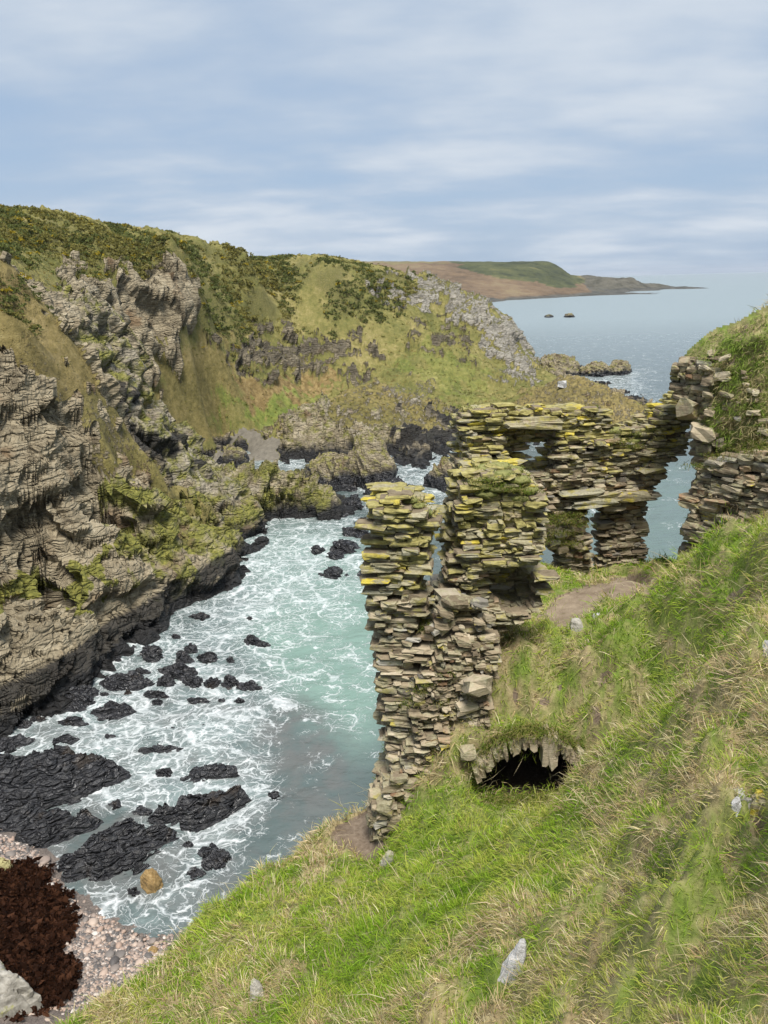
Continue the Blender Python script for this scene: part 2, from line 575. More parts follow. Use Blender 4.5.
# gully behind the spur
for px, py, D, z in ((215, 515, 89, .5), (180, 482, 87, 2.5), (150, 458, 84.5, 6), (120, 428, 82, 11), (95, 370, 82, 16), (60, 320, 82, 23)):
    p = at(px, py, D); LA.append((p[0], p[1], z))
# second ridge, the dark cleft face and its end in the water
A((232, 492, 94), (205, 480, 94), (180, 455, 93), (150, 415, 92), (125, 365, 94), (105, 325, 98), (82, 295, 104))
A((185, 478, 89.5), (150, 440, 88), (120, 400, 88))
A((235, 482, 99), (190, 446, 100), (155, 400, 101), (130, 350, 106))
A((250, 488, 98), (275, 484, 99), (300, 486, 99), (325, 494, 99), (340, 503, 99))
AZ(-.4, (232, 524), (262, 524), (300, 520), (345, 515))
AZ(-3, (240, 545), (300, 535), (350, 527))
# gully cliff with upright ribs, moor above it
A((70, 268, 122), (120, 268, 132), (180, 262, 150), (195, 264, 156), (90, 315, 113), (110, 340, 117), (130, 368, 122), (150, 358, 129), (170, 345, 134), (188, 332, 140), (120, 256, 141), (150, 256, 148), (165, 252, 156), (180, 252, 163), (140, 247, 155), (80, 250, 138), (110, 300, 122), (155, 300, 139))
A((0, 225, 118), (50, 225, 135), (100, 240, 142), (0, 204, 150), (50, 206, 152), (100, 223, 157), (150, 240, 166), (190, 244, 176), (250, 256, 190), (330, 263, 206), (370, 273, 214), (410, 283, 222), (450, 292, 229), (490, 305, 236), (510, 318, 240), (522, 338, 241))
A((525, 352, 243), (528, 368, 243))
# bowl
A((150, 378, 128), (170, 398, 131), (190, 418, 134), (200, 385, 146), (200, 345, 150), (203, 300, 158), (222, 385, 152), (225, 350, 158), (235, 310, 168), (215, 270, 178), (255, 410, 158), (300, 380, 180), (330, 372, 186), (300, 342, 190), (260, 325, 184), (300, 300, 200), (380, 360, 192), (380, 330, 199), (380, 300, 207), (260, 280, 193), (430, 320, 212), (460, 350, 200), (430, 345, 199), (490, 330, 224), (500, 360, 214), (500, 390, 186), (470, 385, 190), (520, 378, 205), (420, 372, 182), (400, 368, 184))
for px, py, D, z in ((340, 390, 166, 5.5), (370, 376, 172, 6.5), (405, 392, 168, 5.5), (310, 404, 157, 4), (440, 398, 170, 4.5)):
    p = at(px, py, D); LA.append((p[0], p[1], z))
A((205, 440, 141), (240, 435, 146), (262, 430, 150), (235, 455, 135), (290, 395, 168), (225, 425, 150))
# mound in front of the bowl
A((370, 376, 160), (340, 390, 155), (310, 404, 149), (285, 425, 142), (275, 446, 138), (320, 430, 140), (370, 415, 143), (410, 425, 146), (440, 418, 150), (400, 398, 153), (440, 400, 160), (460, 412, 158), (345, 445, 137))
AZ(-.3, (272, 461), (310, 462), (345, 461), (400, 463), (440, 455), (468, 440))
AZ(-3, (300, 480), (345, 478), (400, 475), (430, 475), (470, 455), (400, 500), (250, 475))
# knoll behind the ruin
A((572, 372, 172), (548, 384, 172), (525, 394, 170), (608, 386, 170), (634, 400, 166), (655, 407, 164), (575, 396, 160), (600, 408, 156), (540, 408, 158))
AZ(-.4, (665, 420), (640, 432), (600, 440), (540, 440), (500, 440))
AZ(-3, (690, 425), (640, 455), (560, 455), (500, 455), (535, 377), (560, 378), (620, 375), (680, 405), (545, 365), (580, 355), (560, 345), (700, 380), (640, 350))
# land going on outside the picture, and the seaward side
LA += [(-150, 60, 36), (-120, 40, 34), (-200, 150, 50), (-260, 260, 55), (-90, 45, 20), (-140, 110, 40), (-120, 180, 47), (-60, 260, 30), (0, 300, 24), (-100, 330, 36), (-200, 400, 44), (-75, 230, 33), (-110, 210, 38),
       (20, 280, 26), (60, 270, 2), (70, 285, -3), (30, 330, -3), (60, 330, -4), (-30, 400, 30), (90, 240, -4), (20, 420, -4), (110, 180, -4)]
land = Surf(LA, c=2.2, lam=.05)

nr, nc = 760, 780
Dv = 44 * (330 / 44) ** np.linspace(0, 1, nr)
uv_ = np.r_[np.linspace(-1.05, -.62, 60)[:-1], np.linspace(-.62, .46, nc - 59)]
X = uv_[None, :] * (Dv[:, None] + 4); Y = np.repeat(Dv[:, None], nc, 1)
Z = land(X, Y)
G = np.stack([X, Y, Z], -1)
P = G.reshape(-1, 3)
sx, sy = project(P)
jx = sx + 9 * fbm(P * .22, 3) * 60 / np.sqrt(P[:, 1]) ; jy = sy + 9 * fbm(P * .22 + 40, 3) * 60 / np.sqrt(P[:, 1])
Dp = P[:, 1]
def reg(poly, d0=0, d1=999):
    return inpoly(jx, jy, poly) & (Dp > d0) & (Dp < d1)
N0 = grid_normals(G).reshape(-1, 3)
rock = np.where(Dp < 105, sstep(.80, .55, N0[:, 2]) * .9, 0)
dark = np.zeros(len(P)); lich = np.zeros(len(P)); brk = np.zeros(len(P)); lush = np.zeros(len(P)); pale = np.zeros(len(P)); gorse = np.zeros(len(P))
rock[P[:, 2] < 2.2] = 1
m = reg([(-200, 300), (-40, 345), (0, 362), (60, 378), (100, 395), (122, 445), (150, 475), (190, 500), (240, 540), (265, 556), (150, 610), (0, 720), (-300, 800)], 40, 92); rock[m] = 1
m = reg([(96, 385), (122, 405), (142, 425), (168, 452), (197, 485), (222, 518), (205, 518), (178, 502), (150, 490), (125, 478), (108, 455), (98, 420)], 40, 86.5); rock[m] = .22; lush[m] = .08; brk[m] = .5
m = reg([(-100, 215), (0, 240), (50, 295), (95, 370), (118, 405), (60, 385), (0, 362), (-80, 330)], 40, 80); rock[m] = .1; brk[m] = .55
m = reg([(0, 640), (60, 590), (110, 560), (110, 545), (60, 560), (0, 590)], 40, 80); lich[m] = 1
m = reg([(150, 470), (240, 520), (235, 560), (180, 575), (130, 585), (110, 530), (95, 490)], 40, 92); lich[m] = np.maximum(lich[m], .62)
m = reg([(0, 655), (60, 620), (120, 580), (180, 560), (235, 545), (262, 540), (270, 560), (150, 640), (0, 750)], 40, 92); dark[m & (P[:, 2] < 3.0)] = .9
m = reg([(55, 262), (80, 272), (110, 268), (180, 258), (195, 275), (190, 325), (178, 345), (150, 362), (130, 378), (118, 355), (100, 330), (82, 300)], 90, 155); rock[m] = .92
m = reg([(72, 290), (100, 310), (128, 350), (152, 405), (190, 445), (240, 488), (232, 520), (200, 492), (150, 455), (112, 390)], 80, 108); rock[m] = .75; lich[m] = .45; pale[m] = .35
m = reg([(60, 280), (130, 340), (200, 430), (280, 460), (360, 470), (380, 540), (200, 540), (60, 400)], 84, 111); rock[m] = np.maximum(rock[m], .7); lich[m] = np.maximum(lich[m], .5)
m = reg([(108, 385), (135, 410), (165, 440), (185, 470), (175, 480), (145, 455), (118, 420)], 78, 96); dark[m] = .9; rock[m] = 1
for poly in ([(225, 345), (262, 322), (300, 335), (340, 345), (385, 350), (378, 368), (330, 372), (290, 368), (250, 376), (230, 366)], [(405, 318), (430, 325), (472, 345), (470, 357), (445, 352), (410, 335)], [(345, 322), (370, 325), (385, 345), (360, 340)]):
    m = reg(poly, 150, 240); q_ = fbm(P[m] * np.array([.13, .13, .42]) + 70, 4, .6); dark[m] = .30 + .3 * (q_ > 0); rock[m] = np.where(q_ > -.10, .68, .15)
m = reg([(268, 455), (272, 430), (300, 412), (350, 422), (400, 428), (455, 425), (470, 440), (440, 460), (340, 465), (270, 465)], 125, 165); rock[m] = np.maximum(rock[m], .75); lich[m] = .4
m = reg([(300, 412), (340, 385), (372, 370), (410, 385), (450, 395), (462, 420), (400, 430), (330, 425)], 125, 168); rock[m] = np.maximum(rock[m], .47); brk[m] = .35; pale[m] = .3
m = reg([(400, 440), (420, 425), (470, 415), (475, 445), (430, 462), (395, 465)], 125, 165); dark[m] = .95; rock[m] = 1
m = reg([(365, 282), (400, 283), (440, 278), (470, 293), (500, 308), (530, 340), (535, 372), (512, 380), (495, 355), (478, 330), (440, 305), (400, 302), (378, 296)], 190, 260); rock[m] = np.maximum(rock[m], .68); pale[m] = .85
m = reg([(385, 385), (430, 380), (440, 400), (400, 402)], 130, 200); rock[m] = .55; pale[m] = .5
m = reg([(240, 480), (350, 480), (355, 520), (235, 530)], 85, 110); rock[m] = 1; lich[m] = .6
m = reg([(190, 372), (260, 378), (335, 372), (325, 388), (265, 400), (205, 408)], 140, 200); brk[m] = .9
m = reg([(215, 398), (300, 396), (312, 408), (262, 420), (225, 416)], 130, 190); lush[m] = .5
m = reg([(430, 345), (490, 370), (480, 395), (440, 385), (400, 360)], 150, 230); lush[m] = .25
for poly in ([(-60, 190), (0, 195), (100, 212), (200, 236), (182, 262), (70, 270), (0, 246), (-60, 215)], [(190, 235), (300, 250), (420, 270), (410, 300), (330, 322), (215, 322), (185, 290)], [(200, 320), (250, 322), (240, 345), (205, 340)]):
    m = reg(poly, 88, 260); gorse[m] = 1
m = reg([(-60, 240), (0, 262), (40, 310), (38, 330), (0, 325), (-60, 310)], 50, 80); gorse[m] = 1
m = reg([(30, 240), (60, 248), (60, 262), (10, 246)], 88, 260); gorse[m] = 0
m = reg([(525, 380), (560, 366), (600, 376), (640, 395), (665, 402), (665, 425), (520, 425)], 140, 190); rock[m & (P[:, 2] > 1.5)] = .5; brk[m] = .5
beach0 = inpoly(sx + (jx - sx) * .3, sy + (jy - sy) * .3, [(180, 430), (236, 426), (264, 434), (282, 448), (280, 468), (235, 477), (196, 460)]) & (Dp > 115) & (Dp < 160) & (P[:, 2] < 4.5) & (N0[:, 2] > .6)
rock[beach0] = 0; dark[beach0] = 0
m = reg([(135, 362), (190, 345), (215, 330), (240, 385), (218, 430), (190, 446), (165, 405)], 110, 170); brk[m] = .4; gorse[m] = 0
# rock relief
rk = sstep(.35, .75, rock)
N1 = N0.copy()
near = Dp < 93
sc = np.where(near, 1.0, 1.5)[:, None]
bedn = np.array([.55, -.35, .75]); bedn /= np.linalg.norm(bedn)
bed2 = np.array([-.80, -.25, .55]); bed2 /= np.linalg.norm(bed2)
idx = np.where(rk > .02)[0]
Q = P[idx]
wq = Q + 1.2 * np.stack([fbm(Q * .25, 3), fbm(Q * .25 + 9, 3), fbm(Q * .25 + 21, 3)], -1)
fold = sstep(-.15, .15, fbm(Q * .07 + 3, 2))[:, None]
def strat(bn, th, ln, seed):
    t1 = np.cross(bn, [0, 0, 1.0]); t1 /= np.linalg.norm(t1); t2 = np.cross(bn, t1)
    return cells(np.stack([wq @ bn / th, wq @ t1 / ln, wq @ t2 / (ln * .6)], -1) + seed)[0]
s1 = strat(bedn, 1.5, 10, 0); s2 = strat(bed2, 1.5, 10, 5)
f1 = strat(bedn, .85, 7, 11); f2 = strat(bed2, .85, 7, 15)
big = cells(wq / np.array([5.5, 5.5, 4.5]))[0]
rid = fbm(Q * .35, 5, .55, ridged=True)
ck = cells(np.stack([wq @ bedn / .9, wq @ np.array([.8, .5, -.3]) / 2.2, wq @ np.array([-.3, .8, .5]) / 1.8], -1) + 31)
groove = np.exp(-((ck[2] - ck[1]) / .09) ** 2)
dd = (np.where(fold[:, 0] > .5, s1, s2) - .5) * 1.6 + (np.where(fold[:, 0] > .5, f1, f2) - .5) * .75 + (big - .5) * 1.5 + rid * .3 + fbm(Q * 1.0, 3, .5) * .10 + (ck[0] - .5) * .35 - groove * .2
farq = Dp[idx] > 93
# upright ribs on the gully cliff
ribm = inpoly(sx[idx], sy[idx], [(50, 255), (200, 255), (200, 330), (130, 380), (80, 310)]) & (Q[:, 1] > 95)
ribs = cells(np.stack([(wq @ np.array([.8, -.5, 0.28])) / 1.5, wq[:, 2] / 8, (wq @ np.array([.5, .8, 0])) / 6], -1))[0]
rib2 = cells(np.stack([(wq @ np.array([.8, -.5, 0.28])) / .6, wq[:, 2] / 4, (wq @ np.array([.5, .8, 0])) / 3], -1))[0]
dd = np.where(ribm, (ribs - .5) * 3.4 + (rib2 - .5) * 1.5 + rid * .2 + (big - .5) * .2, np.where(farq, dd * 1.35, dd))
P = P + 0
P[idx] += (N1[idx] * (dd * rk[idx])[:, None])
# turf relief
tf = (1 - rk) * sstep(.5, 2.0, P[:, 2]) * np.where(beach0, .15, 1)
hum = fbm(P * .16, 4) * .9 + fbm(P * .7, 3) * .5 + np.abs(fbm(P * .38 + 7, 3)) * .7 - .8 - .5 * gorse
P[:, 2] += hum * tf * np.clip(Dp / 150, .35, 1.0) * np.where((Dp > 108) & (Dp < 200) & (P[:, 2] < 28), 1.0 + .7 * sstep(.6, .85, N0[:, 2]), 1)
P += N1 * (((cells(P / 2.2 + .3 * fbm(P * .5, 2)[:, None])[1] - .5) * -.9 + (cells(P / .9)[1] - .5) * -.35) * tf * (Dp > 100) * sstep(.62, .88, N0[:, 2]) * (1 - .9 * beach0))[:, None]
scr = dark * (Dp > 120) * (P[:, 2] > 6)
P += N1 * ((cells(P / np.array([3.2, 3.2, 1.8]))[0] - .5) * 1.6 * scr)[:, None]
Fh = grid_faces(nr, nc)
heath = sstep(-.18, .1, fbm(P * .07 + 90, 4)) * gorse
attrs = {'heath': heath, 'mask': np.stack([rock, dark, lich], -1), 'mask2': np.stack([brk, lush, pale], -1)}
fz = P[Fh, 2].max(1)
fcx = sx[Fh].mean(1); fcy = sy[Fh].mean(1); fD = Dp[Fh].mean(1)
keep = fz > -1.5
beach = (beach0[Fh].mean(1) > .5) & keep
# the near cliff ends in the gully
gx = [onz(215, 515, 0)[0]]
gl = np.array([(-95, 70), (-60, 79), (-46, 80), (-31, 80), (-26.5, 82), (-24, 84), (-20.5, 88), (-16, 97), (-14, 104)])
lineY = np.interp(P[Fh, 0].mean(1), gl[:, 0], gl[:, 1])
nearm = (fD < lineY) & keep & (P[Fh, 0].mean(1) < -12)
for nm, m in (('shore_cliff', nearm), ('headland_hill', keep & ~nearm & ~beach), ('cove_beach', beach)):
    v, f, a = compact(P, Fh[m], attrs)
    structure(mesh_np(nm, v, f, M_beach if nm == 'cove_beach' else M_head, a, smooth=nm != 'shore_cliff'))
LP, Lgorse, Lrk, LN = P, gorse, rk, N0

# ------------------------------------------------------------------ gorse and heath over the moor
def leaf_clumps(centres, size, k, cols, flat=.6, seed=1, leaf=.3):
    r = np.random.default_rng(seed)
    n = len(centres)
    C = np.repeat(centres, k, 0); S = np.repeat(size, k)
    d = r.normal(size=(n * k, 3)); d /= np.linalg.norm(d, axis=1)[:, None]
    d[:, 2] = np.abs(d[:, 2]) * flat
    Pq = C + d * (S * r.uniform(.5, 1.0, n * k))[:, None]
    a = r.normal(size=(n * k, 3)); a /= np.linalg.norm(a, axis=1)[:, None]
    b = np.cross(a, d + .3 * r.normal(size=(n * k, 3))); b /= np.linalg.norm(b, axis=1)[:, None] + 1e-9
    L = (S * leaf * r.uniform(.6, 1.3, n * k))[:, None]
    V = np.stack([Pq - a * L, Pq + b * L * .6, Pq + a * L, Pq - b * L * .6], 1).reshape(-1, 3)
    F = np.arange(len(V)).reshape(-1, 4)
    c = np.repeat(cols, k, 0) * r.uniform(.7, 1.35, (n * k, 1))
    return V, F, np.repeat(c, 4, 0)

gi = np.where(Lgorse > .5)[0]
w = sstep(-.25, .15, fbm(LP[gi] * .09, 4) + .04)
w = w * (Dp[gi] ** 1.0); w /= w.sum()
pick = rng.choice(gi, 16000, p=w)
cen = LP[pick] + rng.normal(size=(len(pick), 3)) * [.4, .4, .05]
sz = rng.uniform(.4, 1.05, len(pick)) * np.clip(Dp[pick] / 140, .5, 1.1)
hue = fbm(cen * .05, 3)
cl = np.where((hue + rng.normal(size=len(pick)) * .15 > .1)[:, None], [[.18, .165, .052]], [[.11, .125, .042]])
yel = rng.random(len(pick)) < .06
cl = np.where(yel[:, None], [[.26, .20, .025]], cl)
V, F, C = leaf_clumps(cen, sz, 22, cl, seed=3)
o = mesh_np('gorse_scrub', V, F, M_blade, {'tint': C}, smooth=False)
tag(o, 'low dark green gorse scrub dotted with yellow on the moor across the inlet', 'gorse', kind='stuff')
# coarse grass tufts on the other turf
ti = np.where((Lrk < .3) & (LP[:, 2] > 3) & (Lgorse < .5))[0]
w = Dp[ti] ** 1.0; w /= w.sum()
pick = rng.choice(ti, 22000, p=w)
cen = LP[pick]; sz = rng.uniform(.12, .38, len(pick)) * np.clip(Dp[pick] / 120, .6, 1.3)
hue = fbm(cen * .06 + 5, 3) + rng.normal(size=len(pick)) * .12
cl = np.where((hue > .05)[:, None], [[.25, .20, .075]], [[.125, .125, .032]])
V, F, C = leaf_clumps(cen, sz, 8, cl, .5, 4, .35)
o = mesh_np('moor_grass', V, F, M_blade, {'tint': C}, smooth=False)
tag(o, 'rough straw and olive grass tufts on the far slopes', 'grass', kind='stuff')

# ================================================================== the far headland
FA = []
def F_(*rows):
    for px, py, D in rows:
        p = at(px, py, D); FA.append((p[0], p[1], p[2]))
def FZ(z, *rows):
    for px, py in rows:
        p = onz(px, py, 0.0); FA.append((p[0], p[1], z))
FZ(-1, (450, 306), (500, 302), (540, 299), (580, 296.5), (620, 295), (660, 294.2), (700, 292.3), (735, 290.6))
FZ(-9, (450, 309), (540, 301), (620, 296.6), (700, 294.4), (745, 291.5), (760, 289))
F_((370, 264, 1400), (420, 263, 1450), (470, 262, 1480), (510, 262, 1500), (545, 261.5, 1500), (556, 264, 1490), (570, 274, 1480), (582, 284, 1470), (450, 275, 1300), (500, 272, 1330), (540, 270, 1380), (430, 290, 1150), (480, 291, 1180), (530, 291, 1220), (565, 289, 1280))
F_((583, 287, 1530), (594, 283, 1550), (600, 279, 1555), (608, 277.3, 1560), (615, 279, 1565), (619, 281.5, 1570), (626, 279, 1580), (634, 279, 1580), (638, 283, 1590), (643, 289, 1580), (655, 288, 1580), (668, 290, 1580), (684, 287, 1590), (700, 287.5, 1590), (722, 289, 1590), (600, 291, 1380), (640, 291, 1480), (690, 290, 1540))
FA += [(-400, 1300, 60), (-400, 2200, 70), (200, 2200, 60), (500, 2100, 10), (700, 2000, -9), (900, 1800, -9), (700, 1700, -9), (-400, 900, 20), (-100, 900, 8), (60, 900, -9)]
far = Surf(FA, c=7, lam=.1)
nr, nc = 170, 420
Dv = np.linspace(820, 2300, nr); uv_ = np.linspace(-.35, .62, nc)
X = uv_[None] * Dv[:, None]; Y = np.repeat(Dv[:, None], nc, 1)
Z = far(X, Y)
G = np.stack([X, Y, Z], -1); Pf = G.reshape(-1, 3).copy()
Nf = grid_normals(G).reshape(-1, 3)
sx, sy = project(Pf)
jx = sx + fbm(Pf * .012, 4) * 14; jy = sy + fbm(Pf * .012 + 50, 4) * 6
br = (inpoly(jx, jy, [(370, 262), (470, 264), (500, 280), (585, 284), (600, 300), (440, 310), (380, 300)])).astype(float)
gr = (inpoly(jx, jy, [(450, 262), (548, 259), (590, 284), (560, 289), (520, 281), (480, 276)])).astype(float)
rk = np.clip(inpoly(jx, jy, [(582, 274), (640, 276), (740, 286), (740, 300), (600, 300), (585, 290)]).astype(float) * .85 + sstep(5, 2.5, Pf[:, 2]), 0, 1)
Pf += Nf * (fbm(Pf * .02, 5, .6) * np.where(rk > .5, 7.5, 4) * sstep(-3, 6, Pf[:, 2]))[:, None]
Fh = grid_faces(nr, nc)
Fh = Fh[Pf[Fh, 2].max(1) > -5]
v, f, a = compact(Pf, Fh, {'mask': np.stack([br, gr, rk], -1)})
structure(mesh_np('far_headland', v, f, M_far, a))

# ================================================================== the grassy slope with the ruin
NA = []
def S_(*rows):
    for px, py, D in rows:
        p = at(px, py, D); NA.append(tuple(p))
S_((768, 1024, 4.2), (600, 1024, 5.8), (400, 1024, 8.4), (250, 1024, 10.8), (90, 1012, 13.2), (0, 1090, 11.8),
   (768, 900, 5.4), (768, 800, 7.2), (768, 650, 12), (768, 580, 15.5), (768, 528, 19.0), (735, 545, 20.2), (705, 572, 21.2), (680, 592, 22), (660, 598, 22.6),
   (510, 955, 8.7), (600, 850, 11), (600, 750, 14.5), (600, 680, 17.5), (680, 620, 17.5), (680, 700, 14), (680, 800, 9.8), (680, 920, 6.5), (600, 930, 7.8),
   (300, 960, 12.3), (350, 900, 14), (450, 900, 12.3), (400, 960, 11), (200, 985, 13), (200, 928, 15.4), (280, 870, 17.2), (330, 832, 18.3), (370, 802, 19.0),
   (480, 850, 14), (450, 810, 16), (400, 850, 16), (380, 855, 16.6), (530, 830, 14.6), (350, 835, 17.6), (320, 880, 15.8),
   (640, 588, 23.2), (605, 582, 25.6), (560, 610, 22.6), (550, 637, 20.6), (520, 645, 19.4), (480, 655, 18.6), (580, 578, 26.2), (555, 582, 25))
# hidden or out of frame: vault front, the drop round the ruin, the hill behind the right-hand wall
VY = 16.85                                   # the vault front
for x in (1.2, 2.4, 3.6, 4.8, 6.0):
    NA.append((x, VY - .6, 17.35 + max(0, x - 4.6) * .55)); NA.append((x, VY + .6, 19.0 + max(0, x - 4.6) * .2))
NA += [(.6, 18.5, 17.2), (-.2, 18.6, 15.6), (-1.2, 19.5, 13.2), (-2.6, 21, 8.5), (-4, 23, 2.5), (0, 21.5, 16), (1.5, 21.5, 18.6), (.8, 24, 15), (-.8, 24, 8), (2.2, 25, 18.2), (1.0, 27, 13), (3, 28.3, 17.6), (6, 28.4, 18.6),
       (9, 28.8, 19.5), (2, 31, 9), (6, 31.5, 11), (10, 32, 12), (6, 36, 0), (11, 37, 2), (0, 31, 1), (3, 40, -4), (12, 42, -4), (-3, 30, -4), (-6, 26, -4), (8, 30, 16)]
for e in ((13.2, -6.7), (15.4, -4.6), (17.2, -2.7), (12.0, -7.9)):      # (y, x) on the edge: falls steeply to the sea
    y, x = e
    z = float(np.interp(y, [12, 13.2, 15.4, 17.2], [14.2, 14.3, 14.6, 15.1]))
    NA += [(x - 2.0, y + 2.2, z - 6.5), (x - 4, y + 4.4, z - 13), (x - 5.5, y + 6, -2.5)]
NA += [(-10.5, 8, 14), (-14, 4, 13), (-13, 11, 7), (-16, 13, .5), (-20, 6, 4), (-24, 0, 5), (0, -.5, 28.1), (0, 1, 26.4), (0, 4, 23.3), (-2, 1, 24.6), (-3, 6, 20.0), (-6, 3, 18.5), (-6, -3, 22), (-1, 2, 24.6), (0, 6, 21.4), (-2, 8, 18.6), (-5, 9, 16), (-8, 9.5, 14.2), (0, -4, 30), (6, -3, 32), (4, 2.5, 26.6), (8, 3, 29.5), (2.5, .8, 27.3), (10, 10, 27.2), (13, 15, 27), (16, 5, 32), (20, 20, 30), (-12, -6, 22), (12, -7, 34), (25, 10, 34)]
S_((720, 458, 25.3), (768, 448, 24.2), (800, 440, 23.8), (730, 400, 26.1), (768, 350, 25.8), (768, 400, 25.0), (768, 312, 26.2), (740, 327, 26.4), (722, 338, 26.5), (708, 350, 26.6), (700, 362, 26.6), (830, 270, 26), (900, 260, 26), (720, 430, 26.3), (712, 396, 26.5))
NA += [(9.2, 25, 19.5), (9.6, 27, 19.4), (9.7, 29.2, 18.8), (9.9, 30.8, 16), (10.6, 25.2, 20.4), (11.2, 23.9, 21.5), (12.6, 22.5, 22.4), (13.0, 30.5, 18), (12.6, 31.5, 17)]
NA += [(15, 31, 23), (15, 36, 12), (20, 34, 24), (22, 42, 8), (28, 30, 30), (30, 44, 4)]
slope = Surf(NA, c=.9, lam=.02)
PY = -8.0
nr, nc = 860, 820
Dv = 8.5 * (54 / 8.5) ** np.linspace(0, 1, nr)
uv_ = np.r_[np.linspace(-1.2, -.56, 70)[:-1], np.linspace(-.56, .50, 650), np.linspace(.50, 1.3, 102)[1:]]
nc = len(uv_)
X = uv_[None] * Dv[:, None]; Y = np.repeat(Dv[:, None] + PY, nc, 1)
Z = slope(X, Y)
# step at the mouth of the vault
MX0, MX1 = 2.25, 5.05
zf = slope(X, np.full_like(X, VY - .62)); zr = slope(X, np.full_like(X, VY + .62))
wx = sstep(MX0 - .7, MX0, X) * sstep(MX1 + .7, MX1, X)
t = sstep(VY - .05, VY + .07, Y)
wy = sstep(VY - .95, VY - .6, Y) * sstep(VY + .95, VY + .6, Y)
stepZ = zf * (1 - t) + zr * t
Z = Z * (1 - wx * wy) + stepZ * wx * wy
xe = np.interp(Y, [24.3, 25.5, 27, 29, 31, 34], [10.2, 10.85, 11.6, 12.6, 13.5, 15])
floor_ = np.interp(Y, [23.5, 26, 28.3, 29, 32, 36], [20.5, 19.6, 19.1, 17.5, 10, 0]) + 0
cut = sstep(xe + .1, xe - .35, X) * sstep(23.6, 24.8, Y) * (X > 8.3)
zlim = 27.3 + np.clip(X - xe, 0, 9) * .85
Z = np.where((Y > 22) & (X > 8.3), np.minimum(Z, zlim + sstep(24.5, 22, Y) * 4), Z)
Z = np.where(Z > floor_, Z * (1 - cut) + floor_ * cut, Z)
G = np.stack([X, Y, Z], -1)
Ps = G.reshape(-1, 3).copy()
Ns = grid_normals(G).reshape(-1, 3)
sx, sy = project(Ps)
jx = sx + fbm(Ps * .9, 3) * 22; jy = sy + fbm(Ps * .9 + 30, 3) * 12
path_poly = [(545, 645), (532, 622), (556, 600), (575, 588), (600, 584), (640, 576), (668, 578), (640, 592), (612, 602), (592, 617), (577, 632), (566, 648)]
pm = inpoly(sx + fbm(Ps * 1.6, 3) * 10, sy + fbm(Ps * 1.6 + 3, 3) * 6, path_poly) & (Ps[:, 1] > 19.5) & (Ps[:, 1] < 29)
bare = np.zeros(len(Ps))
bare[pm] = 1
bare[inpoly(jx, jy, [(330, 838), (362, 808), (386, 800), (392, 846), (372, 862), (352, 852)]) & (Ps[:, 1] < 20)] = .75
steep = sstep(.50, .30, Ns[:, 2]); bare = np.maximum(bare, steep * .42)
for (cx, cy, rx, ry) in ((612, 600, 30, 10), (640, 595, 26, 9), (610, 690, 10, 7), (565, 690, 7, 5), (545, 700, 9, 6), (600, 715, 8, 14), (595, 745, 22, 10), (735, 600, 14, 10), (700, 590, 12, 6), (640, 910, 22, 14), (580, 745, 14, 12), (470, 690, 6, 14), (720, 430, 14, 10), (740, 400, 12, 8), (705, 445, 10, 8), (610, 930, 12, 14), (560, 740, 10, 10), (515, 700, 5, 10), (760, 840, 14, 18)):
    q = ((jx - cx) / rx) ** 2 + ((jy - cy) / ry) ** 2
    bare = np.maximum(bare, np.exp(-q) * .8 * (Ps[:, 1] < 30))
straw = np.clip(.46 + fbm(Ps * 1.5, 4, .7) * 2.0 + fbm(Ps * .13 + 8, 2) * .5, 0, 1)
lushreg = inpoly(jx, jy, [(400, 815), (470, 800), (540, 800), (600, 830), (560, 900), (470, 930), (410, 1000), (330, 1010), (300, 960), (380, 900), (390, 860)])
straw = np.where(lushreg, straw * .45, straw)
straw = np.where(inpoly(jx, jy, [(300, 850), (375, 790), (392, 800), (360, 850), (300, 900)]), np.clip(straw + .4, 0, 1), straw)
straw = np.where((sy < 560) & (sx > 640) & (Ps[:, 1] > 18), np.clip(straw + .15, 0, 1), straw)
# tussocks: rounded lumps with steep sides
c1 = cells(np.c_[Ps[:, :2] * .95 + .35 * np.c_[fbm(Ps * .8, 2), fbm(Ps * .8 + 4, 2)], np.zeros(len(Ps))])
c2 = cells(np.c_[Ps[:, :2] * 2.1 + .3 * np.c_[fbm(Ps * 1.7, 2), fbm(Ps * 1.7 + 4, 2)], np.full(len(Ps), 5.)])
lump = (np.clip(.75 - c1[1], 0, 1) * .85 + np.clip(.75 - c2[1], 0, 1) * .40) * (.45 + .9 * sstep(-.2, .3, fbm(Ps * .25, 2)))
calm = np.clip(1 - bare * 1.1, 0.06, 1) * (1 - wx.ravel() * wy.ravel())
calm = calm * np.where(lushreg, .55, 1) * np.where(sx < 400, .5, 1) * np.where((Ps[:, 1] > 21.5) & (Ps[:, 0] < 9.8), .25, 1) * (1 + .5 * sstep(560, 700, sx) * (sy > 560)) * np.where((Ps[:, 1] > 17) & (Ps[:, 0] > 9), .35, 1)
Ps[:, 2] += (lump + fbm(Ps * .45, 3) * .22) * calm
Ps[:, 2] += fbm(Ps * 4, 3) * .02
dist_cam = np.linalg.norm(Ps - CAM, axis=1)
Fh = grid_faces(nr, nc)
fc = Ps[Fh].mean(1)
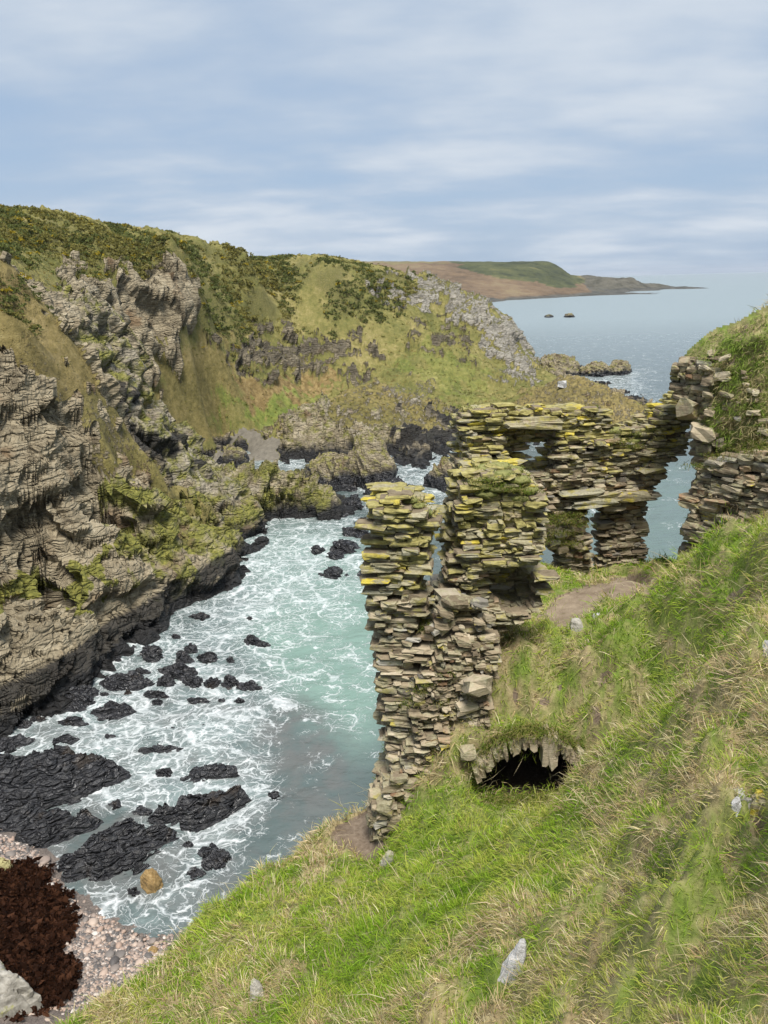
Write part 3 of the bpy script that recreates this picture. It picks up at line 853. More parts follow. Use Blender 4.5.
# mouth of the vault: an opening under the lip
def mouth_top(x):
    q = np.clip((x - MX0) / (MX1 - MX0), 0, 1)
    return 17.45 + 1.42 * np.sin(np.pi * np.clip(q * .93 + .07, 0, 1)) ** .55
mouth = (fc[:, 0] > MX0) & (fc[:, 0] < MX1) & (np.abs(fc[:, 1] - VY) < .40) & (fc[:, 2] > 17.36) & (fc[:, 2] < mouth_top(fc[:, 0])) & (Ps[Fh, 2].max(1) - Ps[Fh, 2].min(1) > .018)
keep = ~mouth & (Ps[Fh, 2].max(1) > -2)
isp = pm[Fh].mean(1) > .5
attrs = {'mask': np.stack([bare, straw, straw * 0], -1)}
for nm, m, mt in (('grassy_slope', keep & ~isp, M_slope), ('footpath', keep & isp, M_path)):
    v, f, a = compact(Ps, Fh[m], attrs)
    structure(mesh_np(nm, v, f, mt, a))
SNR, SNC = nr, nc
SG = Ps.reshape(nr, nc, 3)
SNg = grid_normals(SG)
Sbare, Sstraw = bare.reshape(nr, nc), straw.reshape(nr, nc)


SUV = uv_.copy()
def ground(x, y):
    """height of the slope under a point, from its mesh"""
    d = y - PY
    fi = np.clip(np.log(d / 8.5) / np.log(54 / 8.5) * (SNR - 1), 0, SNR - 2)
    fj = np.interp(x / d, SUV, np.arange(SNC))
    return float(SG[int(round(fi)), int(round(fj)), 2])


# ------------------------------------------------------------------ grass on the slope
def make_blades(P0, Nn, L, Wd, lean, col, tipcol, seed):
    """five-vertex blades: root pair, middle pair, tip"""
    r = np.random.default_rng(seed)
    n = len(P0)
    side = np.cross(lean, Nn) + .6 * r.normal(size=(n, 3))
    side /= np.linalg.norm(side, axis=1)[:, None] + 1e-9
    mid = P0 + Nn * (L * .42)[:, None] + lean * (L * .22)[:, None]
    tip = P0 + Nn * (L * .50)[:, None] + lean * (L * .80)[:, None]
    w = Wd[:, None] * side
    V = np.stack([P0 - w * .5, P0 + w * .5, mid + w * .42, mid - w * .42, tip], 1).reshape(-1, 3)
    b = np.arange(n) * 5
    Q = np.stack([b, b + 1, b + 2, b + 3], -1); T = np.stack([b + 3, b + 2, b + 4], -1)
    C = np.stack([col, col, .5 * (col + tipcol), .5 * (col + tipcol), tipcol], 1).reshape(-1, 3)
    return V, [Q, T], C


nt = 62000
fi = rng.uniform(0, nr - 1.01, nt * 3); fj = rng.uniform(40, nc - 40, nt * 3)
ii = fi.astype(int); jj = fj.astype(int)
ok = (Sbare[ii, jj] < rng.uniform(.25, .75, len(ii))) & (SG[ii, jj, 2] > 3) & (SG[ii, jj, 1] < 33)
kp = rng.random(len(ii)) < np.where((jj > 60) & (jj < 725), 1.0, .25)
ii, jj = ii[ok & kp][:nt], jj[ok & kp][:nt]
k = 9
TP = SG[ii, jj]; TN = SNg[ii, jj]; ts = Sstraw[ii, jj]
dc = np.linalg.norm(TP - CAM, axis=1)
down = np.stack([TN[:, 0], TN[:, 1], -np.hypot(TN[:, 0], TN[:, 1]) * .7], -1)
down /= np.linalg.norm(down, axis=1)[:, None] + 1e-6
flow = .7 * down + 2.6 * np.stack([fbm(TP * .9, 3), fbm(TP * .9 + 7, 3), .3 * fbm(TP * .9 + 3, 2)], -1) + np.array([-.35, 0, 0])
flow /= np.linalg.norm(flow, axis=1)[:, None]
isstraw = rng.random(len(ii)) < sstep(.54, .9, ts + .16 * rng.normal(size=len(ii)))
gpal = np.array([[.135, .245, .020], [.20, .32, .030], [.28, .365, .05], [.36, .39, .09]])
spal = np.array([[.52, .44, .25], [.45, .36, .19], [.60, .53, .34], [.34, .26, .15], [.36, .34, .13]])
gsel = np.clip(((fbm(TP * .7 + 12, 3) + .5) * 4 + rng.normal(size=len(ii)) * .6), 0, 3).astype(int)
tcol = np.where(isstraw[:, None], spal[rng.integers(0, 5, len(ii))], gpal[gsel])
rad = np.clip(.008 * dc, .05, .16)
def rep(a): return np.repeat(a, k, 0)
n = len(ii) * k
off = rng.normal(size=(n, 3)) * rep(rad)[:, None]
off -= rep(TN) * (off * rep(TN)).sum(1)[:, None]
L = rep(np.where(isstraw, .20, .15) * np.clip(dc / 14, .65, 1.2)) * rng.uniform(.45, 1.25, n)
Wd = np.clip(.00075 * rep(dc), .004, .035) * rng.uniform(.7, 1.5, n)
lean = rep(flow) * rng.uniform(.2, .9, (n, 1)) + .75 * off / rep(rad)[:, None] + .35 * rng.normal(size=(n, 3))
Nn = rep(TN) * rng.uniform(.5, 1.1, (n, 1)) + np.array([0, 0, .35])
cc = rep(tcol) * rng.uniform(.68, 1.3, (n, 1)) * rng.uniform(.93, 1.07, (n, 3))
tipc = cc * np.array([1.12, 1.06, 1.05]) + np.array([.018, .014, .004])
dry = rng.random(n) < .012
L = np.where(dry, L * 2.3, L); Wd = np.where(dry, Wd * .6, Wd)
Nn = np.where(dry[:, None], Nn * 1.3, Nn); cc = np.where(dry[:, None], np.array([.55, .47, .29]), cc); tipc = np.where(dry[:, None], np.array([.6, .52, .33]), tipc)
V, F, C = make_blades(rep(TP) + off - rep(TN) * .015, Nn, L, Wd, lean, cc, tipc, 8)
o = mesh_np('slope_grass', V, F, M_blade, {'tint': C}, smooth=False)
tag(o, 'long windblown green and straw grass covering the steep foreground slope', 'grass', kind='stuff')
# ================================================================== the sea
nr, nc = 760, 620
Dv = np.r_[14 * (420 / 14) ** np.linspace(0, 1, nr - 80)[:-1], 420 * (26000 / 420) ** np.linspace(0, 1, 81)]
nr = len(Dv)
uv_ = np.r_[np.linspace(-4, -.62, 40)[:-1], np.linspace(-.62, .62, 540), np.linspace(.62, 4, 40)[1:]]
nc = len(uv_)
X = uv_[None] * (Dv[:, None]); Y = np.repeat(Dv[:, None], nc, 1)
Pw = np.stack([X, Y, 0 * X], -1).reshape(-1, 3)
Dp = Pw[:, 1]
ampl = sstep(600, 150, Dp) * sstep(10, 24, Dp)
wv = fbm(Pw * np.array([.10, .16, 1]), 4) * .32 + fbm(Pw * np.array([.42, .6, 1]) + 9, 4) * .15 - np.abs(fbm(Pw * .9 + 3, 3)) * .10
Pw[:, 2] = wv * ampl
sx, sy = project(Pw)
jx = sx + fbm(Pw * .12, 4) * 40; jy = sy + fbm(Pw * .12 + 31, 4) * 24
bed = np.full(len(Pw), -6.0)
m = (Dp < 330) & (np.abs(Pw[:, 0]) < 150)
bed[m] = land(Pw[m, 0], Pw[m, 1])
foam = .08 + .5 * sstep(-2.6, -.2, bed) * (Dp < 330)
def soft(poly, amt, teal=False):
    return inpoly(jx, jy, poly).astype(float) * amt
foam = np.maximum(foam, soft([(215, 515), (370, 515), (378, 600), (340, 610), (250, 660), (180, 690), (60, 700), (140, 600), (235, 560)], .56))
foam = np.maximum(foam, soft([(240, 540), (340, 530), (320, 600), (230, 640), (200, 610)], .85))
foam = np.maximum(foam, soft([(0, 690), (120, 620), (240, 660), (290, 690), (260, 800), (240, 850), (150, 830), (0, 780)], .80))
foam = np.maximum(foam, soft([(240, 640), (340, 600), (390, 640), (385, 690), (330, 690), (270, 720)], .34))
foam = np.maximum(foam, soft([(215, 790), (285, 800), (250, 850), (160, 930), (60, 965), (50, 880), (140, 885)], .66))
foam = np.maximum(foam, soft([(330, 690), (385, 690), (385, 730), (330, 715)], .34))
foam = np.maximum(foam, soft([(400, 460), (460, 450), (470, 490), (430, 510), (360, 500)], .75))
foam = np.maximum(foam, soft([(265, 455), (310, 462), (300, 478), (260, 472)], .95))
foam = np.maximum(foam, soft([(585, 372), (640, 368), (640, 388), (590, 390)], .62))
foam = np.maximum(foam, soft([(535, 374), (565, 374), (560, 386), (535, 384)], 1.0))
foam = np.where(inpoly(jx, jy, [(285, 735), (390, 740), (385, 800), (300, 850), (260, 830), (290, 780)]), np.minimum(foam, .20), foam)
foam = np.where(Dp > 260, np.minimum(foam, .10 + .06 * (Dp < 500)), foam)
teal = np.zeros(len(Pw))
teal = np.maximum(teal, soft([(250, 610), (390, 580), (392, 700), (370, 760), (330, 720), (270, 690)], 1.0))
teal = np.maximum(teal, soft([(235, 530), (370, 530), (380, 640), (260, 650)], .75))
teal = np.maximum(teal, soft([(580, 480), (700, 460), (700, 580), (580, 580)], .3))
shal = soft([(200, 690), (330, 700), (360, 800), (250, 880), (60, 970), (0, 900), (0, 700), (120, 650)], 1.0)
# blur the masks along the grid
def blur(a, k):
    a = a.reshape(nr, nc)
    for ax in (0, 1):
        c = np.cumsum(np.concatenate([np.repeat(np.take(a, [0], ax), k + 1, ax), a, np.repeat(np.take(a, [-1], ax), k, ax)], ax), ax)
        n_ = a.shape[ax]
        a = (np.take(c, np.arange(2 * k + 1, 2 * k + 1 + n_), ax) - np.take(c, np.arange(n_), ax)) / (2 * k + 1)
    return a.ravel()
foam, teal, shal = blur(blur(foam, 8), 8), blur(teal, 14), blur(shal, 12)
structure(mesh_np('sea', Pw, grid_faces(nr, nc), M_sea, {'water': np.stack([foam, teal, shal], -1)}))

# sea bed and shore below the slope: shingle, wrack and the ground under the water
BA = []
for px, py, z in ((190, 950, -.1), (150, 985, .4), (120, 1010, .7), (70, 900, .15), (50, 865, .2), (20, 845, .5), (0, 835, .7), (0, 900, 1.0), (0, 960, 1.5), (0, 1010, 2.0), (60, 960, .8), (60, 1020, 1.3), (100, 940, .25), (110, 1060, 1.5), (0, 1090, 3),
                  (250, 900, -1.2), (220, 860, -1.4), (150, 850, -1), (80, 830, -.8), (40, 790, -.9), (0, 760, -.9), (-60, 860, 1.5), (-60, 800, .4), (-120, 900, 3.5), (300, 800, -3), (200, 740, -2), (0, 700, -1.5), (140, 895, -.35), (95, 905, -.1), (75, 885, -.1)):
    p = onz(px, py, z); BA.append(tuple(p))
BA += [(-30, 15, 5), (-34, 25, 4), (-6, 18, 1), (-14, 8, 3.5), (-2, 24, -2), (0, 40, -5), (-45, 45, 3), (-45, 20, 7)]
shore = Surf(BA, c=1.5, lam=.05)
xs = np.linspace(-38, -3, 300); ys = np.linspace(8, 52, 360)
X, Y = np.meshgrid(xs, ys); Z = shore(X, Y)
Pb = np.stack([X, Y, Z], -1).reshape(-1, 3)
Pb[:, 2] += fbm(Pb * .6, 3) * .12 + (cells(Pb / .35)[0] - .5) * .07
sx, sy = project(Pb)
jx = sx + fbm(Pb * .5, 4) * 26; jy = sy + fbm(Pb * .5 + 9, 4) * 20
wreg = inpoly(jx, jy, [(-30, 870), (40, 872), (58, 900), (62, 925), (52, 950), (66, 960), (78, 974), (60, 1000), (20, 1010), (-30, 1000)])
WEED = wreg
wm = blur.__defaults__  # (kept simple: the wrack is its own low heap over the shingle)
Fb = grid_faces(len(ys), len(xs))
v, f, a = compact(Pb, Fb[Pb[Fb, 2].max(1) > -2.5], {'dummy': np.zeros(len(Pb))})
structure(mesh_np('shingle_beach', v, f, M_shingle, {}))
# wrack: many small ribbons in a heap
wi = np.where(wreg)[0]
wi = rng.choice(wi, 9000)
cw = Pb[wi] + rng.normal(size=(len(wi), 3)) * [.3, .3, .02] + [0, 0, .09]
colw = np.array([[.040, .018, .011], [.062, .028, .016], [.024, .012, .008]])[rng.integers(0, 3, len(wi))]
V, F, C = leaf_clumps(cw, rng.uniform(.10, .3, len(wi)), 5, colw, .35, 9, .8)
o = mesh_np('seaweed', V, F, M_blade, {'tint': C}, smooth=False)
tag(o, 'heap of brown seaweed washed up on the shingle', 'seaweed', kind='stuff')

# ------------------------------------------------------------------ rocks
def rock_mesh(poly, h, base=0.0, flat=2.2, seed=0, res=1.0, rough=1.0, lean=(0, 0), bed=(.35, .25, .9), terr=0.0):
    """a rock with the given outline (x, y) at its base, rising h above it"""
    poly = np.array(poly, float)
    c = poly.mean(0)
    nth = int(np.clip(56 * res, 36, 260)); nrg = int(np.clip(18 * res, 12, 80))
    th = np.linspace(0, 2 * np.pi, nth, endpoint=False)
    # radius of the outline in each direction
    rad = np.zeros(nth)
    A_ = poly - c; B_ = np.roll(A_, -1, 0)
    for i, t in enumerate(th):
        d = np.array([math.cos(t), math.sin(t)])
        best = 0
        for a, b in zip(A_, B_):
            e = b - a
            den = d[0] * e[1] - d[1] * e[0]
            if abs(den) < 1e-9: continue
            s = (a[0] * e[1] - a[1] * e[0]) / den
            q = (a[0] * d[1] - a[1] * d[0]) / den
            if s > 0 and -1e-6 <= q <= 1 + 1e-6: best = max(best, s)
        rad[i] = best
    rad = np.where(rad < 1e-3, np.median(rad), rad)
    rho = np.r_[np.linspace(.02, 1, nrg), 1.08, 1.16]
    Rr = rho[:, None] * rad[None]
    hh = np.where(rho < 1, h * (1 - np.clip(rho, 0, 1) ** flat) ** .8, 0) - np.where(rho > 1, (rho - 1) * 5 * max(.6, h * .5), 0)
    X = c[0] + Rr * np.cos(th); Y = c[1] + Rr * np.sin(th)
    Z = base + np.repeat(hh[:, None], nth, 1)
    X = X + lean[0] * (Z - base); Y = Y + lean[1] * (Z - base)
    G = np.stack([X, Y, Z], -1)
    P = G.reshape(-1, 3)
    C0 = np.array([c[0], c[1], base - h * .3])
    n = P - C0; n /= np.linalg.norm(n, axis=1)[:, None]
    s = max(.25, min(rad.mean(), h * 1.6, 3.0))
    o = seed * 3.71
    bd = np.array(bed); bd = bd / np.linalg.norm(bd)
    t1 = np.cross(bd, [0, 1, .1]); t1 /= np.linalg.norm(t1); t2 = np.cross(bd, t1)
    W_ = P + s * .25 * np.stack([fbm(P / s * .8 + o, 2), fbm(P / s * .8 + o + 5, 2), fbm(P / s * .8 + o + 9, 2)], -1)
    st = cells(np.stack([W_ @ bd / (s * .30), W_ @ t1 / (s * 1.5), W_ @ t2 / (s * .8)], -1) + o)[0]
    bl = cells(W_ / (s * .75) + o + 3)[0]
    fn = cells(np.stack([W_ @ bd / (s * .11), W_ @ t1 / (s * .6), W_ @ t2 / (s * .4)], -1) + o)[0]
    d = s * rough * ((st - .5) * .34 + (bl - .5) * .42 + (fn - .5) * .13 + fbm(P / s * 1.1 + o, 4) * .25)
    P = P + n * (d * np.repeat(np.clip(1.25 - .25 * rho, .4, 1), nth))[:, None]
    if terr:
        dr = np.array([-.57, .82, 0]); cr_ = np.array([.82, .57, 0])
        q = P @ dr / .62 + .9 * fbm(P * .45 + o, 3) + .35 * fbm(P * 1.5 + o, 3)
        sw = q - np.floor(q)
        q2 = P @ dr / .21 + .5 * fbm(P * 1.2 + o, 3); sw2 = q2 - np.floor(q2)
        blk = cells(np.stack([np.floor(q) + .5, P @ cr_ / 1.7, 0 * q], -1) + o)
        gr = np.exp(-((blk[2] - blk[1]) / .10) ** 2)
        inside = np.repeat(np.clip((1.02 - rho) * 4, 0, 1), nth)
        q3 = q / 3.1 + .4; sw3 = q3 - np.floor(q3)
        P[:, 2] += terr * inside * (((sw3 - .5) * 1.05 if terr > 1 else 0) + (sw ** .7 - .5) * .42 + (sw2 - .5) * .06 + (blk[0] - .5) * .34 - gr * .14 + fbm(P * .5 + o, 3) * .5)
    F = grid_faces(len(rho), nth, wrap=True)
    F = np.stack([F[:, 0], F[:, 1], F[:, 2], F[:, 3]], -1)
    cap = np.stack([np.full(nth - 2, 0), np.arange(1, nth - 1), np.arange(2, nth)], -1)
    return P, [F[:, ::1], cap]


def orient(o):
    return o


def px_poly(pts, z=0.0):
    return [onz(x, y, z)[:2] for x, y in pts]


def px_ell(px, py, w, h, z=0.0, n=10, seed=0):
    r = np.random.default_rng(seed + 100)
    out = []
    for i in range(n):
        a = 2 * math.pi * i / n
        k = r.uniform(.8, 1.15)
        out.append(onz(px + w / 2 * math.cos(a) * k, py + h / 2 * math.sin(a) * k, z)[:2])
    return out


def rock_thing(name, label, cat, poly, h, mat, group=None, **kw):
    V, F = rock_mesh(poly, h, **kw)
    o = mesh_np(name, V, F, mat, smooth=False)
    return tag(o, label, cat, group)


LEDGES = [
    ([(-60, 768), (0, 758), (30, 756), (78, 754), (105, 757), (139, 775), (135, 785), (105, 797), (90, 804), (66, 805), (43, 815), (23, 822), (-60, 830)], .95, 'widest black rock ledge, running in from the left edge above the shingle'),
    ([(-60, 830), (0, 815), (43, 815), (62, 812), (109, 820), (105, 829), (78, 837), (59, 849), (39, 857), (20, 853), (-50, 850)], .75, 'dull black ledge between the widest ledge and the pink shingle'),
    ([(43, 866), (70, 857), (98, 841), (137, 826), (180, 829), (184, 837), (164, 857), (137, 874), (98, 884), (62, 884), (45, 876)], .95, 'black layered ledge just above the seaweed and the breaking foam'),
    ([(145, 820), (184, 804), (219, 792), (250, 791), (255, 799), (234, 814), (219, 823), (203, 833), (168, 826), (148, 824)], .85, 'long black ledge pointing seaward with a rounded glossy tip'),
    ([(176, 780), (199, 765), (234, 766), (243, 775), (219, 780), (187, 783)], .55, 'thin black ledge lying behind the long pointed one'),
    ([(133, 751), (156, 744), (184, 746), (196, 749), (172, 754), (145, 754)], .45, 'narrow black sliver of rock in the thickest foam'),
    ([(51, 741), (70, 735), (84, 740), (74, 747), (55, 747)], .5, 'short black hump of rock just above the widest ledge'),
    ([(-10, 740), (23, 735), (40, 738), (23, 747), (8, 754), (-10, 755)], .5, 'black shelf of rock at the left edge above the widest ledge'),
    ([(199, 845), (213, 842), (230, 858), (227, 870), (213, 872), (203, 865), (196, 855)], .6, 'cracked black slab near the sea end below the long pointed ledge'),
    ([(178, 874), (195, 865), (206, 874), (191, 882)], .4, 'small flat black rock lying beside the cracked slab'),
    ([(268, 794), (279, 789), (285, 795), (277, 802), (270, 801)], .5, 'lone dark rock standing out in calmer grey water off the ledges'),
    ([(48, 700), (62, 688), (85, 683), (100, 690), (98, 704), (80, 712), (58, 712)], .8, 'biggest black rock of the upper group, near the cliff foot'),
    ([(88, 712), (105, 703), (128, 704), (138, 712), (122, 722), (98, 721)], .6, 'low black rock slab below the biggest of the upper group'),
    ([(98, 683), (115, 674), (140, 675), (156, 682), (140, 690), (112, 690)], .65, 'long black rock slab behind the biggest of the upper group'),
    ([(95, 651), (124, 635), (147, 627), (147, 635), (120, 647), (98, 653)], .5, 'dark flat ledge lying along the cliff foot'),
]
for i, (poly, h, lab) in enumerate(LEDGES):
    big = len(poly) > 9
    rock_thing('rock_ledge', lab, 'ledge', px_poly(poly), h, M_rock, 'black rock ledges in the inlet', base=-.36 if big else -.2, flat=3.0 if big else 2.6, seed=i, res=4.4 if big else 2.4, rough=.3 if big else .6, bed=(.3, -.45, .8), terr=1.25 if big else .8)
ROCKS = [(151, 655, 27, 12, .9, 'rounded black boulder alone in the foam between cliff and slabs'),
         (179, 670, 38, 13, .6, 'broad low black rock heading the row of small dark humps'),
         (334, 573, 18, 11, .9, 'dome-shaped black rock alone in the middle of the channel'),
         (344, 548, 40, 14, .9, 'large wet rock on the jumble beside the ruin pillar, tinged brown'),
         (252, 640, 14, 8, .5, 'pointed dark rock farthest out from the cliff in teal water'),
         (248, 684, 28, 9, .35, 'half submerged flat rock ending the row of dark humps'),
         (128, 692, 8, 4, .3, None), (151, 622, 22, 9, .5, None), (182, 659, 18, 11, .6, None), (190, 648, 15, 8, .5, None), (208, 657, 20, 8, .5, None), (166, 681, 20, 8, .5, None), (193, 680, 20, 9, .6, None),
         (213, 682, 16, 9, .6, None), (230, 681, 16, 10, .7, None), (262, 643, 18, 5, .3, None), (73, 721, 36, 8, .4, None), (155, 694, 28, 8, .4, None), (197, 699, 24, 6, .3, None), (157, 701, 10, 6, .3, None),
         (11, 712, 22, 10, .5, None), (22, 722, 24, 8, .4, None), (38, 718, 18, 6, .3, None), (199, 617, 26, 7, .4, None), (204, 591, 16, 8, .6, None), (219, 586, 14, 8, .6, None), (230, 659, 10, 5, .3, None),
         (135, 649, 14, 4, .3, None), (139, 671, 26, 6, .3, None), (55, 675, 18, 5, .3, None), (36, 690, 14, 4, .3, None), (322, 575, 10, 4, .3, None), (365, 573, 16, 5, .4, None), (317, 549, 12, 8, .6, None), (347, 575, 7, 3, .2, None),
         (356, 532, 30, 9, .8, None), (363, 522, 16, 7, .6, None), (368, 540, 12, 7, .6, None), (336, 556, 20, 6, .5, None), (432, 511, 8, 6, .8, None), (422, 467, 10, 4, .6, None), (430, 475, 7, 3, .5, None), (117, 804, 16, 9, .4, None), (143, 811, 22, 9, .4, None),
         (164, 771, 20, 8, .4, None), (133, 892, 16, 8, .4, None), (188, 845, 12, 9, .4, None), (60, 760, 10, 4, .3, None), (170, 728, 14, 4, .2, None), (110, 736, 16, 5, .25, None), (205, 725, 10, 3, .2, None), (250, 618, 8, 3, .25, None), (240, 700, 12, 4, .25, None), (176, 636, 10, 4, .3, None), (118, 660, 12, 5, .3, None), (88, 672, 14, 5, .3, None),
         (222, 700, 9, 4, .2, None), (104, 694, 9, 5, .3, None), (20, 700, 10, 4, .3, None), (148, 640, 9, 4, .3, None)]
for i, (x, y, w, h, z, lab) in enumerate(ROCKS):
    rock_thing('sea_rock', lab or 'small black wet rock barely breaking the foam of the inlet', 'rock', px_ell(x, y + h * .15, w, h * .95, seed=i), z, M_rock, 'small black rocks awash in the inlet' if lab is None else 'black boulders in the inlet', base=-.12, seed=20 + i, res=1.0, rough=1.0)
M_cove = mat_rock('cove_rock', 1.7, 3.0, .6, .3)
# boulders and outcrops of the cove
COVE = [
    ('shore_boulder', 'large lichen topped boulder leaning left at the cove mouth', 'boulder', (374, 482), 52, 15, 7.6, (-.14, .05), 2.6, 2.0, M_cove),
    ('shore_boulder', 'two humped tan boulder with a black foot beside the leaning one', 'boulder', (330, 486), 66, 15, 5.0, (0.1, 0), 2.6, 2.2, M_cove),
    ('shore_boulder', 'low black rock mass in front of the leaning boulder', 'rock', (392, 494), 60, 12, 2.1, (0, 0), 2.6, 2.0, M_rock),
    ('shore_boulder', 'rounded grey green boulder on the little cove beach', 'boulder', (233, 468), 36, 10, 3.6, (0, 0), 3.0, 1.6, M_cove),
    ('shore_boulder', 'dark boulder half hidden by the left end of the rear wall', 'boulder', (452, 487), 46, 12, 5.0, (0.05, 0), 2.8, 1.8, M_cove),
    ('shore_boulder', 'black jagged rock at the foot of the low outcrop', 'rock', (352, 507), 30, 7, 1.5, (0, 0), 2.4, 1.5, M_rock),
    ('shore_boulder', 'small black rock in the white water under the low outcrop', 'rock', (338, 515), 24, 5, 1.0, (0, 0), 2.4, 1.4, M_rock),
]
for i, (nm, lab, cat, (x, y), w, d, h, ln, fl, rs, mt) in enumerate(COVE):
    rock_thing(nm, lab, cat, px_ell(x, y, w, d, seed=60 + i), h, mt, 'boulders of the cove', base=-.2, flat=fl, seed=40 + i, res=rs, rough=.95, lean=ln, bed=(.7, -.3, .6))
M_skerry = mat_rock('skerry_rock', .8, 2.0, .4)
SK = [((557, 374), 54, 8, 6.5, 'brown rocky islet off the tip of the headland'), ((596, 374), 34, 6, 3.4, 'dark rock between the brown islet and the outermost skerry'), ((619, 373), 26, 5, 3.6, 'outermost black skerry ringed by breaking waves'), ((584, 374), 16, 5, 2.4, 'small black rock touching the brown islet'),
      ((549, 317), 10, 1.4, 2.2, 'tiny dark rock far out in the bay'), ((569, 317), 12, 1.4, 2.6, 'larger of two far rocks out in the bay, with white surf')]
for i, ((x, y), w, d, h, lab) in enumerate(SK):
    rock_thing('skerry', lab, 'skerry', px_ell(x, y, w, d, seed=80 + i), h, M_skerry, 'skerries off the headland', base=-.3, flat=2.4, seed=70 + i, res=1.6, rough=1.0)
# single stones on the shore and in the grass
M_bould = mat_plain_rock('pale_boulder', (.13, .12, .10), (.33, .31, .27), (.52, .50, .45), (.30, .30, .10), .36, 1.6)
M_brown = mat_plain_rock('tan_boulder', (.11, .075, .035), (.27, .18, .075), (.40, .29, .15), (.12, .10, .05), .25, 2.5)
M_white = mat_plain_rock('white_quartz', (.26, .255, .25), (.48, .475, .47), (.68, .67, .66), (.25, .24, .12), .2, 4)
rock_thing('beach_boulder', 'rounded tan boulder sitting in the foam beside the ledges', 'boulder', px_ell(152, 886, 23, 15, seed=1), 1.15, M_brown, base=-.2, flat=3.5, seed=4, res=1.5, rough=.5)
rock_thing('beach_boulder', 'big pale slab-sided boulder cut by the left edge beside the seaweed', 'boulder', px_ell(-8, 1012, 92, 60, z=1.2, seed=6), 2.3, M_bould, base=1.1, flat=6, seed=8, res=2.2, rough=.4)
rock_thing('beach_boulder', 'yellowish block at the left edge where the seaweed meets the shingle', 'boulder', px_ell(4, 872, 22, 14, z=.7, seed=7), .9, mat_plain_rock('yellow_block', (.16, .14, .07), (.32, .29, .14), (.42, .38, .2), (.3, .29, .1), .4), base=.5, flat=4, seed=9, res=1.2, rough=.5)
rock_thing('beach_boulder', 'reddish stone in the shallow water against the grass edge', 'stone', px_ell(153, 954, 14, 9, seed=9), .4, M_brown, base=-.05, flat=3, seed=12, res=1.0, rough=.5)

# ------------------------------------------------------------------ cobbles
def ico(sub):
    import bmesh
    bm = bmesh.new(); bmesh.ops.create_icosphere(bm, subdivisions=sub, radius=1)
    V = np.array([v.co[:] for v in bm.verts]); F = np.array([[v.index for v in f.verts] for f in bm.faces]); bm.free()
    return V, F
IV, IF = ico(3)
protos = []
for k in range(14):
    s = np.array([1, rng.uniform(.65, .9), rng.uniform(.45, .65)])
    V = IV * s * (1 + .16 * fbm(IV * 1.1 + k * 7, 2))[:, None]
    shade = [.02, .12, .28, .40, .48, .55, .62, .68, .72, .78, .82, .9, .97, .33][k]
    m_ = mesh_np('cobble', V, IF, M_cob, {'stone': np.tile([shade, .5, .5], (len(V), 1))}, link=False)
    protos.append((m_.data, shade))
    bpy.data.objects.remove(m_)
cob_poly = [(0, 838), (30, 846), (44, 860), (50, 880), (70, 895), (85, 915), (92, 908), (120, 928), (150, 940), (205, 925), (150, 985), (110, 1018), (80, 1024), (0, 1024)]
cnt = 0; spots = []
tries = 0
wx_, wy_ = Pb[WEED, 0], Pb[WEED, 1]
weedtree = np.c_[wx_, wy_]
while cnt < 285 and tries < 9000:
    tries += 1
    px, py = rng.uniform(0, 185), rng.uniform(838, 1024)
    if not inpoly(np.array([px]), np.array([py]), cob_poly)[0]: continue
    p = onz(px, py, .6); z = float(shore(np.array([p[0]]), np.array([p[1]]))[0])
    p = onz(px, py, z)
    d2 = np.min((weedtree[:, 0] - p[0]) ** 2 + (weedtree[:, 1] - p[1]) ** 2)
    if d2 < .02 and rng.random() > .10: continue
    s = float(np.clip(rng.lognormal(-1.9, .4), .09, .36))
    if any((p[0] - q[0]) ** 2 + (p[1] - q[1]) ** 2 < (.72 * (s + q[2])) ** 2 for q in spots): continue
    spots.append((p[0], p[1], s))
    me, shade = protos[int(rng.integers(0, 14))]
    o = bpy.data.objects.new('cobble', me); COL.objects.link(o)
    o.location = (p[0], p[1], z + s * .12)
    o.scale = (s, s, s); o.rotation_euler = (rng.uniform(-.25, .25), rng.uniform(-.25, .25), rng.uniform(0, 6.28))
    tone = 'dark grey' if shade < .3 else 'brownish grey' if shade < .5 else 'pinkish tan' if shade < .85 else 'pale whitish'
    tag(o, f'smooth {tone} cobble lying loose on the shingle beach below the slope', 'cobble', f'{tone} cobbles on the shingle beach')
    cnt += 1
# the finer pebbles between them
npb = 17000
q = rng.uniform([0, 838], [200, 1024], (npb * 3, 2))
q = q[inpoly(q[:, 0] + rng.normal(size=len(q)) * 5, q[:, 1] + rng.normal(size=len(q)) * 4, cob_poly)][:npb]
pp = np.array([onz(a, b, .5) for a, b in q])
pp[:, 2] = shore(pp[:, 0], pp[:, 1])
i0V, i0F = ico(1)
n = len(pp)
sc = rng.uniform(.04, .13, n)
V = (i0V[None] * (sc[:, None, None] * rng.uniform(.7, 1.2, (n, 1, 3)) * [1, 1, .6]) + pp[:, None] + [0, 0, .03]).reshape(-1, 3)
F = (i0F[None] + (np.arange(n) * len(i0V))[:, None, None]).reshape(-1, 3)
sh = np.repeat(rng.choice([.05, .2, .35, .5, .62, .75, .9], n), len(i0V))
o = mesh_np('pebbles', V, F, M_cob, {'stone': np.stack([sh, sh * 0 + .5, sh * 0], -1)})
tag(o, 'fine pink and grey pebbles filling the gaps of the shingle beach', 'pebbles', kind='stuff')
